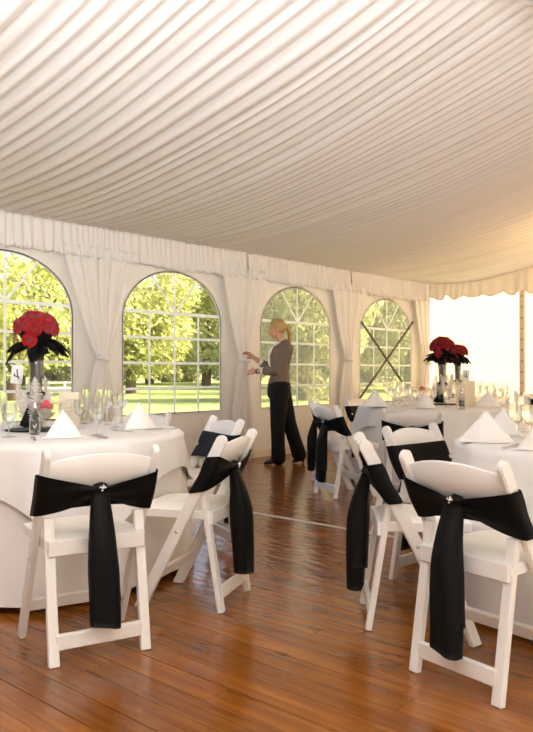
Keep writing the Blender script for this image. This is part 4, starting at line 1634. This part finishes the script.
def hand(wr, tip, up, seed, palm_n):
    """palm, four bent fingers, thumb; wr wrist, tip finger direction target"""
    f = (tip - wr).normalized()
    nrm = (Vector(palm_n) - f * Vector(palm_n).dot(f)).normalized()
    sd = f.cross(nrm)
    tube(V, F, [wr - f * .01, wr + f * .035, wr + f * .075], [.026, .038, .036], (0.42, 1.0), nrm, n=10)
    for k, (o, L) in enumerate(((-.027, .062), (-.009, .072), (.009, .068), (.026, .053))):
        b0 = wr + f * .072 + sd * o
        tube(V, F, [b0, b0 + f * L * .45 + nrm * .006, b0 + f * L * .78 + nrm * .022, b0 + f * L * .92 + nrm * .040], [.0095, .009, .0085, .0075], n=7)
    b0 = wr + f * .025 - sd * .030
    tube(V, F, [b0, b0 + f * .028 - sd * .020 + nrm * .012, b0 + f * .055 - sd * .016 + nrm * .030], [.012, .0105, .009], n=7)
# near arm (camera side, w<0) and far arm
sh_n, el_n, wr_n, tp_n = px(287, 349.5, -.15), px(275.0, 371, -.16), px(256.0, 371.2, -.02), px(242.5, 372.5, .06)
sh_f, el_f, wr_f, tp_f = px(284, 350, .15), px(268.5, 368, .20), px(254.0, 357.5, .14), px(247.0, 354.0, .15)
tube(V, F, [sh_n, sh_n.lerp(el_n, .5), el_n, el_n.lerp(wr_n, .4), wr_n], [.044, .044, .040, .038, .027], n=12)
hand(wr_n, tp_n, ZAX, 1, (WAX * 1.0 - ZAX * .35))
tube(V, F, [sh_f, sh_f.lerp(el_f, .5), el_f, el_f.lerp(wr_f, .4), wr_f], [.044, .044, .040, .038, .027], n=12)
hand(wr_f, tp_f + ZAX * .02, ZAX, 2, (-WAX * .6 - ZAX * .5 + UAX * .4))
hip_n, kn_n, an_n = px(279.5, 388, -.085), px(277.5, 424, -.085), px(278.5, 460.5, -.08)      # front leg
hip_f, kn_f, an_f = px(280.5, 388, .085), px(289.5, 424, .08), px(300.5, 458.5, .08)           # trailing leg
for h, k, a in ((hip_n, kn_n, an_n), (hip_f, kn_f, an_f)):
    tube(V, F, [h, h.lerp(k, .5), k, k.lerp(a, .35), a], [.095, .080, .058, .056, .036], n=12)
body = remeshed('body', V, F, M['skin'], wm, 0.0065, 3)
# shirt: collar and front
V, F = [], []
tube(V, F, [px(282.5, 344), px(282, 349), px(277, 360), px(277, 366)], [.058, .075, .098, .095], (0.9, 1.05), UAX, n=16)
tube(V, F, [px(278.5, 346), px(275.8, 353), px(275.4, 360), px(276.5, 366)], [.060, .098, .104, .090], (0.95, 0.5), UAX, n=14)
for s in (-1, 1):
    tube(V, F, [px(283.5, 339.5, s * .045), px(278.5, 344.0, s * .05), px(275.0, 347.5, s * .055)], [.018, .020, .010], (1, .45), ZAX, n=8)
remeshed('shirt', V, F, M['shirt'], wm, 0.008, 1)
# jacket
V, F = [], []
tube(V, F, [px(284.5, 345.5), px(282.6, 350), px(280.2, 358), px(280.0, 366), px(280.2, 372), px(279.5, 379), px(279.2, 383.5)], [.085, .128, .140, .126, .114, .130, .140], (0.92, 1.28), UAX, n=22)
tube(V, F, [px(287, 349.5, -.135), px(287, 349.5, -.15), sh_n.lerp(el_n, .5), el_n, el_n.lerp(wr_n, .30), el_n.lerp(wr_n, .52)], [.075, .078, .066, .058, .056, .052], n=14)
tube(V, F, [px(284, 350, .135), sh_f, sh_f.lerp(el_f, .5), el_f, el_f.lerp(wr_f, .3), el_f.lerp(wr_f, .5)], [.075, .078, .064, .055, .052, .046], n=14)
remeshed('jacket', V, F, M['jacket'], wm, 0.009, 3)
# turned-back pale cuffs and wrist band
for el, wr in ((el_n, wr_n), (el_f, wr_f)):
    V, F = tube([], [], [el.lerp(wr, .50), el.lerp(wr, .66)], [.050, .047], n=14, cap=False)
    obj('cuff', V, F, M['shirt'], wm, True)
V, F = tube([], [], [el_n.lerp(wr_n, .90), el_n.lerp(wr_n, .96)], [.032, .031], n=12, cap=False)
obj('watch', V, F, M['shoe'], wm, True)
# lapels
for s in (-1, 1):
    bm = bmesh.new()
    vs = [bm.verts.new(v) for v in (px(281.5, 344.5, s * .075), px(273.0, 352, s * .070), px(270.2, 361, s * .030), px(270.8, 366.5, s * .010), px(274.5, 352, s * .085))]
    bm.faces.new(vs)
    o = link('lapel', bm_mesh('lapel', bm, M['jacket']), wm)
    o.modifiers.new('t', 'SOLIDIFY').thickness = 0.006
V, F = [], []
ell(V, F, px(268.2, 380, -.012), .006, .012, .012)
obj('button', V, F, M['card_white'], wm, True)
# trousers with flared hems
V, F = [], []
tube(V, F, [px(279.5, 379), px(279.3, 384), px(279.0, 392)], [.120, .140, .150], (0.95, 1.22), UAX, n=20)
tube(V, F, [hip_n, hip_n.lerp(kn_n, .5), kn_n, kn_n.lerp(an_n, .5), px(278.3, 457.0, -.08)], [.120, .104, .085, .080, .088], n=16)
tube(V, F, [hip_f, hip_f.lerp(kn_f, .5), kn_f, kn_f.lerp(an_f, .5), px(299.3, 455.0, .08)], [.120, .104, .085, .082, .088], n=16)
remeshed('trousers', V, F, M['trouser'], wm, 0.010, 3)
# shoes: sole, pointed toe, heel
for (toe, heel, hz, w) in ((px(264.8, 463.6, -.08), px(281.5, 462.6, -.08), .030, -.08), (px(293.5, 463.8, .08), px(303.8, 459.5, .08), .045, .08)):
    V, F = [], []
    tz = Vector((toe.x, toe.y, 0.018)); hl = Vector((heel.x, heel.y, hz + 0.018))
    mid = tz.lerp(hl, .5); mid.z = .028 + hz * .4
    tube(V, F, [tz, tz.lerp(hl, .25) + ZAX * .006, mid + ZAX * .012, hl + ZAX * .02], [.020, .038, .042, .044], (0.85, 1.0), ZAX, n=12)
    o = remeshed('shoe', V, F, M['shoe'], wm, 0.007, 1)
    V, F = tube([], [], [Vector((hl.x, hl.y, hl.z)), Vector((hl.x, hl.y, 0.004)) + UAX * 0.01], [.020, .012], n=10, cap=False)
    obj('heel', V, F, M['shoe'], wm, True)
# hair: cap, fringe sweep, bun tie and ponytail
V, F = [], []
ell(V, F, hc + UAX * -0.026 + ZAX * 0.026, 0.092, 0.083, 0.098, tilt=TL)
ell(V, F, hc + UAX * 0.018 + ZAX * 0.068, 0.070, 0.074, 0.046, tilt=TL + .35)
for s in (-1, 1):
    tube(V, F, [hc + UAX * .050 + ZAX * .060 + WAX * s * .050, hc + UAX * .012 + ZAX * .020 + WAX * s * .076, hc - UAX * .045 - ZAX * .012 + WAX * s * .068], [.020, .018, .022], (1, .6), n=8)
tube(V, F, [px(285.5, 325.5), px(288.5, 328.5), px(290, 335), px(289.8, 341), px(289.2, 346)], [.030, .034, .036, .028, .012], (1, .85), n=10)
remeshed('hair', V, F, M['hair'], wm, 0.008, 2)
for s in (-1, 1):
    V, F = [], []
    ell(V, F, hc + UAX * .070 + WAX * s * .032 - ZAX * .008, .010, .014, .007)
    obj('eye', V, F, M['ink'], wm, True)
    V, F = tube([], [], [hc + UAX * .080 + WAX * s * .018 + ZAX * .012, hc + UAX * .070 + WAX * s * .048 + ZAX * .012], .0045, n=6)
    obj('eyebrow', V, F, M['hair'], wm, True)
V, F = [], []
ell(V, F, hc + UAX * .086 - ZAX * .062, .010, .020, .005)
obj('mouth', V, F, M['candy'], wm, True)

# ------------------------------------------------------------------ outdoors
GZ = -0.18
V, F = [], []
nx, ny = 40, 40
for j in range(ny):
    for i in range(nx):
        x = -60 + 220 * i / (nx - 1); y = -40 + 200 * j / (ny - 1)
        inside = XB - 1 < x < XE + 1 and YR - 1 < y < WY + 1
        V.append((x, y, GZ + (0.15 * sin(x * .11) * sin(y * .09) if y > 14 else 0)))
structure(obj('ground', V, grid_faces(nx, ny), M['grass'], smooth=True), 'sunlit lawn outside the tent')

def crown_mesh(name, R, H, z0, n, leaf, mat, seed, clumps=26):
    r = random.Random(seed)
    cl = []
    for k in range(clumps):
        while True:
            p = Vector((r.uniform(-1, 1), r.uniform(-1, 1), r.uniform(-1, 1)))
            if 0.25 < p.length < 1: break
        cl.append((Vector((p.x * R * .8, p.y * R * .8, z0 + H / 2 + p.z * H * .42)), r.uniform(.26, .42) * R))
    V, F = [], []
    for k in range(n):
        c, cr = cl[r.randrange(clumps)]
        while True:
            p = Vector((r.uniform(-1, 1), r.uniform(-1, 1), r.uniform(-1, 1)))
            if p.length < 1: break
        p = p.normalized() * (p.length ** 0.45)
        q = c + Vector((p.x * cr, p.y * cr, p.z * cr * .8))
        a = Vector((r.gauss(0, 1), r.gauss(0, 1), r.gauss(0, 1))).normalized()
        b = a.orthogonal().normalized()
        a2 = a.cross(b)
        s = leaf * r.uniform(.6, 1.3)
        i = len(V)
        V += [q - b * s, q + a2 * s * .5, q + b * s, q - a2 * s * .5]
        F.append((i, i + 1, i + 2, i + 3))
    return new_mesh(name, V, F, mat)
def trunk_mesh(h, r0, lean, seed):
    r = random.Random(seed)
    V, F = [], []
    top = Vector((lean * h, r.uniform(-.3, .3), h))
    tube(V, F, [(0, 0, -0.2), (lean * h * .3, 0, h * .35), (lean * h * .7, .1, h * .7), top], [r0 * 1.25, r0, r0 * .8, r0 * .5], n=9)
    for k in range(4):
        a = r.uniform(0, 6.28)
        b = Vector((lean * h * .5, 0, h * r.uniform(.42, .65)))
        e = b + Vector((cos(a) * 2.0, sin(a) * 2.0, 2.2))
        tube(V, F, [b, b.lerp(e, .5) + Vector((0, 0, -.2)), e], [r0 * .5, r0 * .35, r0 * .15], n=7)
    return new_mesh('trunk', V, F, M['bark'], True)
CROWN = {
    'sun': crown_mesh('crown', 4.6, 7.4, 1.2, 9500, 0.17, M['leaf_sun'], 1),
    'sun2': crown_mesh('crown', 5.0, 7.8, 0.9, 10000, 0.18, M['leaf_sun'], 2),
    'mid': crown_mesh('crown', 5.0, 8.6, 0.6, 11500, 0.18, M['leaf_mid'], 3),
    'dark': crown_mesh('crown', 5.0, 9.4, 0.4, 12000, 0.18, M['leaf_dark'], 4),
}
TRUNK = [trunk_mesh(6.0, 0.30, 0.10, 1), trunk_mesh(6.5, 0.26, -0.05, 2)]
def tree(px_, d, kind, label, tr=0, s=1.0, rz=0.0, group='trees beyond the lawn'):
    p = dr(d, (px_ - CX) / FPX * d, GZ)
    t = empty('tree', p, rz)
    tag(t, label, 'tree', group)
    t.scale = (s, s, s)
    link('crown', CROWN[kind], t)
    link('trunk', TRUNK[tr], t)
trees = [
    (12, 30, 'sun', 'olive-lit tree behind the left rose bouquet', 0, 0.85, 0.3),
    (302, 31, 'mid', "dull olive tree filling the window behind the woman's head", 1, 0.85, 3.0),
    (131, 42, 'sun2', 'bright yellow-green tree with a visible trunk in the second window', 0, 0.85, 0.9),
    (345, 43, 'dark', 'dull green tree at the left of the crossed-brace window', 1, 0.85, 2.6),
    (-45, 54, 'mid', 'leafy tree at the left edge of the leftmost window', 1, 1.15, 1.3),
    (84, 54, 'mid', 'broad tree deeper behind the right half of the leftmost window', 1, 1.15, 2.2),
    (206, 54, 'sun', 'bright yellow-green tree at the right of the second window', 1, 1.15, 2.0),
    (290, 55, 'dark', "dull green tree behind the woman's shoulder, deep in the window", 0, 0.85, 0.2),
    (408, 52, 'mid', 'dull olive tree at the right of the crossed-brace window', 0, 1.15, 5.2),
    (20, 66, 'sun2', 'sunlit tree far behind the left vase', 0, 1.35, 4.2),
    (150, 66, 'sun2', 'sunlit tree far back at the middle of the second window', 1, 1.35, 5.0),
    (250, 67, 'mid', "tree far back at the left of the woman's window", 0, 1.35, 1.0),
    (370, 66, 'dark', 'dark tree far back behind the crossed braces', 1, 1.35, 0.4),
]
for a in trees:
    tree(*a)
# hedge shrubs closing the view under the crowns
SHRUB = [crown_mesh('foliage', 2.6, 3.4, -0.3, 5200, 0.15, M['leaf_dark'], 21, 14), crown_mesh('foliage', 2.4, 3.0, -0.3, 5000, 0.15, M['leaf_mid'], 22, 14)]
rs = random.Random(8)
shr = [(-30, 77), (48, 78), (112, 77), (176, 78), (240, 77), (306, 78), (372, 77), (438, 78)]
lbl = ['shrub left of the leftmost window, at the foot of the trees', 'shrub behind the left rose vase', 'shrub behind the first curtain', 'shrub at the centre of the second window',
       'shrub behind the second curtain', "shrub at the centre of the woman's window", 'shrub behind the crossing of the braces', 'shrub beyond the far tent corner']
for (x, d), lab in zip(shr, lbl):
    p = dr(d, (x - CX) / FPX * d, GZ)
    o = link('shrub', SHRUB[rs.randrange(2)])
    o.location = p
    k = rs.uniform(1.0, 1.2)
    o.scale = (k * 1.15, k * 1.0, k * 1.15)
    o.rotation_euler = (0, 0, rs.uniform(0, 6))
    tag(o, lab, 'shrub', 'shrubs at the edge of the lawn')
# white picnic bench
bp = dr(36, (52 - CX) / FPX * 36, GZ)
b = empty('picnic_bench', bp, radians(-30))
tag(b, 'white picnic bench on the lawn seen behind the left vase', 'bench')
for k in range(3):
    link('seat_board', bm_mesh('seat_board', box_bm((0, -.2 + k * .2, 0.72), 1.8, 0.17, .05), M['bench']), b)
for y in (-.6, .6):
    link('bench_board', bm_mesh('bench_board', box_bm((0, y, 0.44), 1.8, 0.26, .05), M['bench']), b)
for x in (-.6, .6):
    for s in (-1, 1):
        link('leg', bm_mesh('leg', beam_bm((x, s * .55, 0), (x, s * .15, .70), .08, .08, (1, 0, 0), 0), M['bench']), b)
    link('brace', bm_mesh('brace', beam_bm((x, -.7, .39), (x, .7, .39), .07, .05, (0, 0, 1), 0), M['bench']), b)
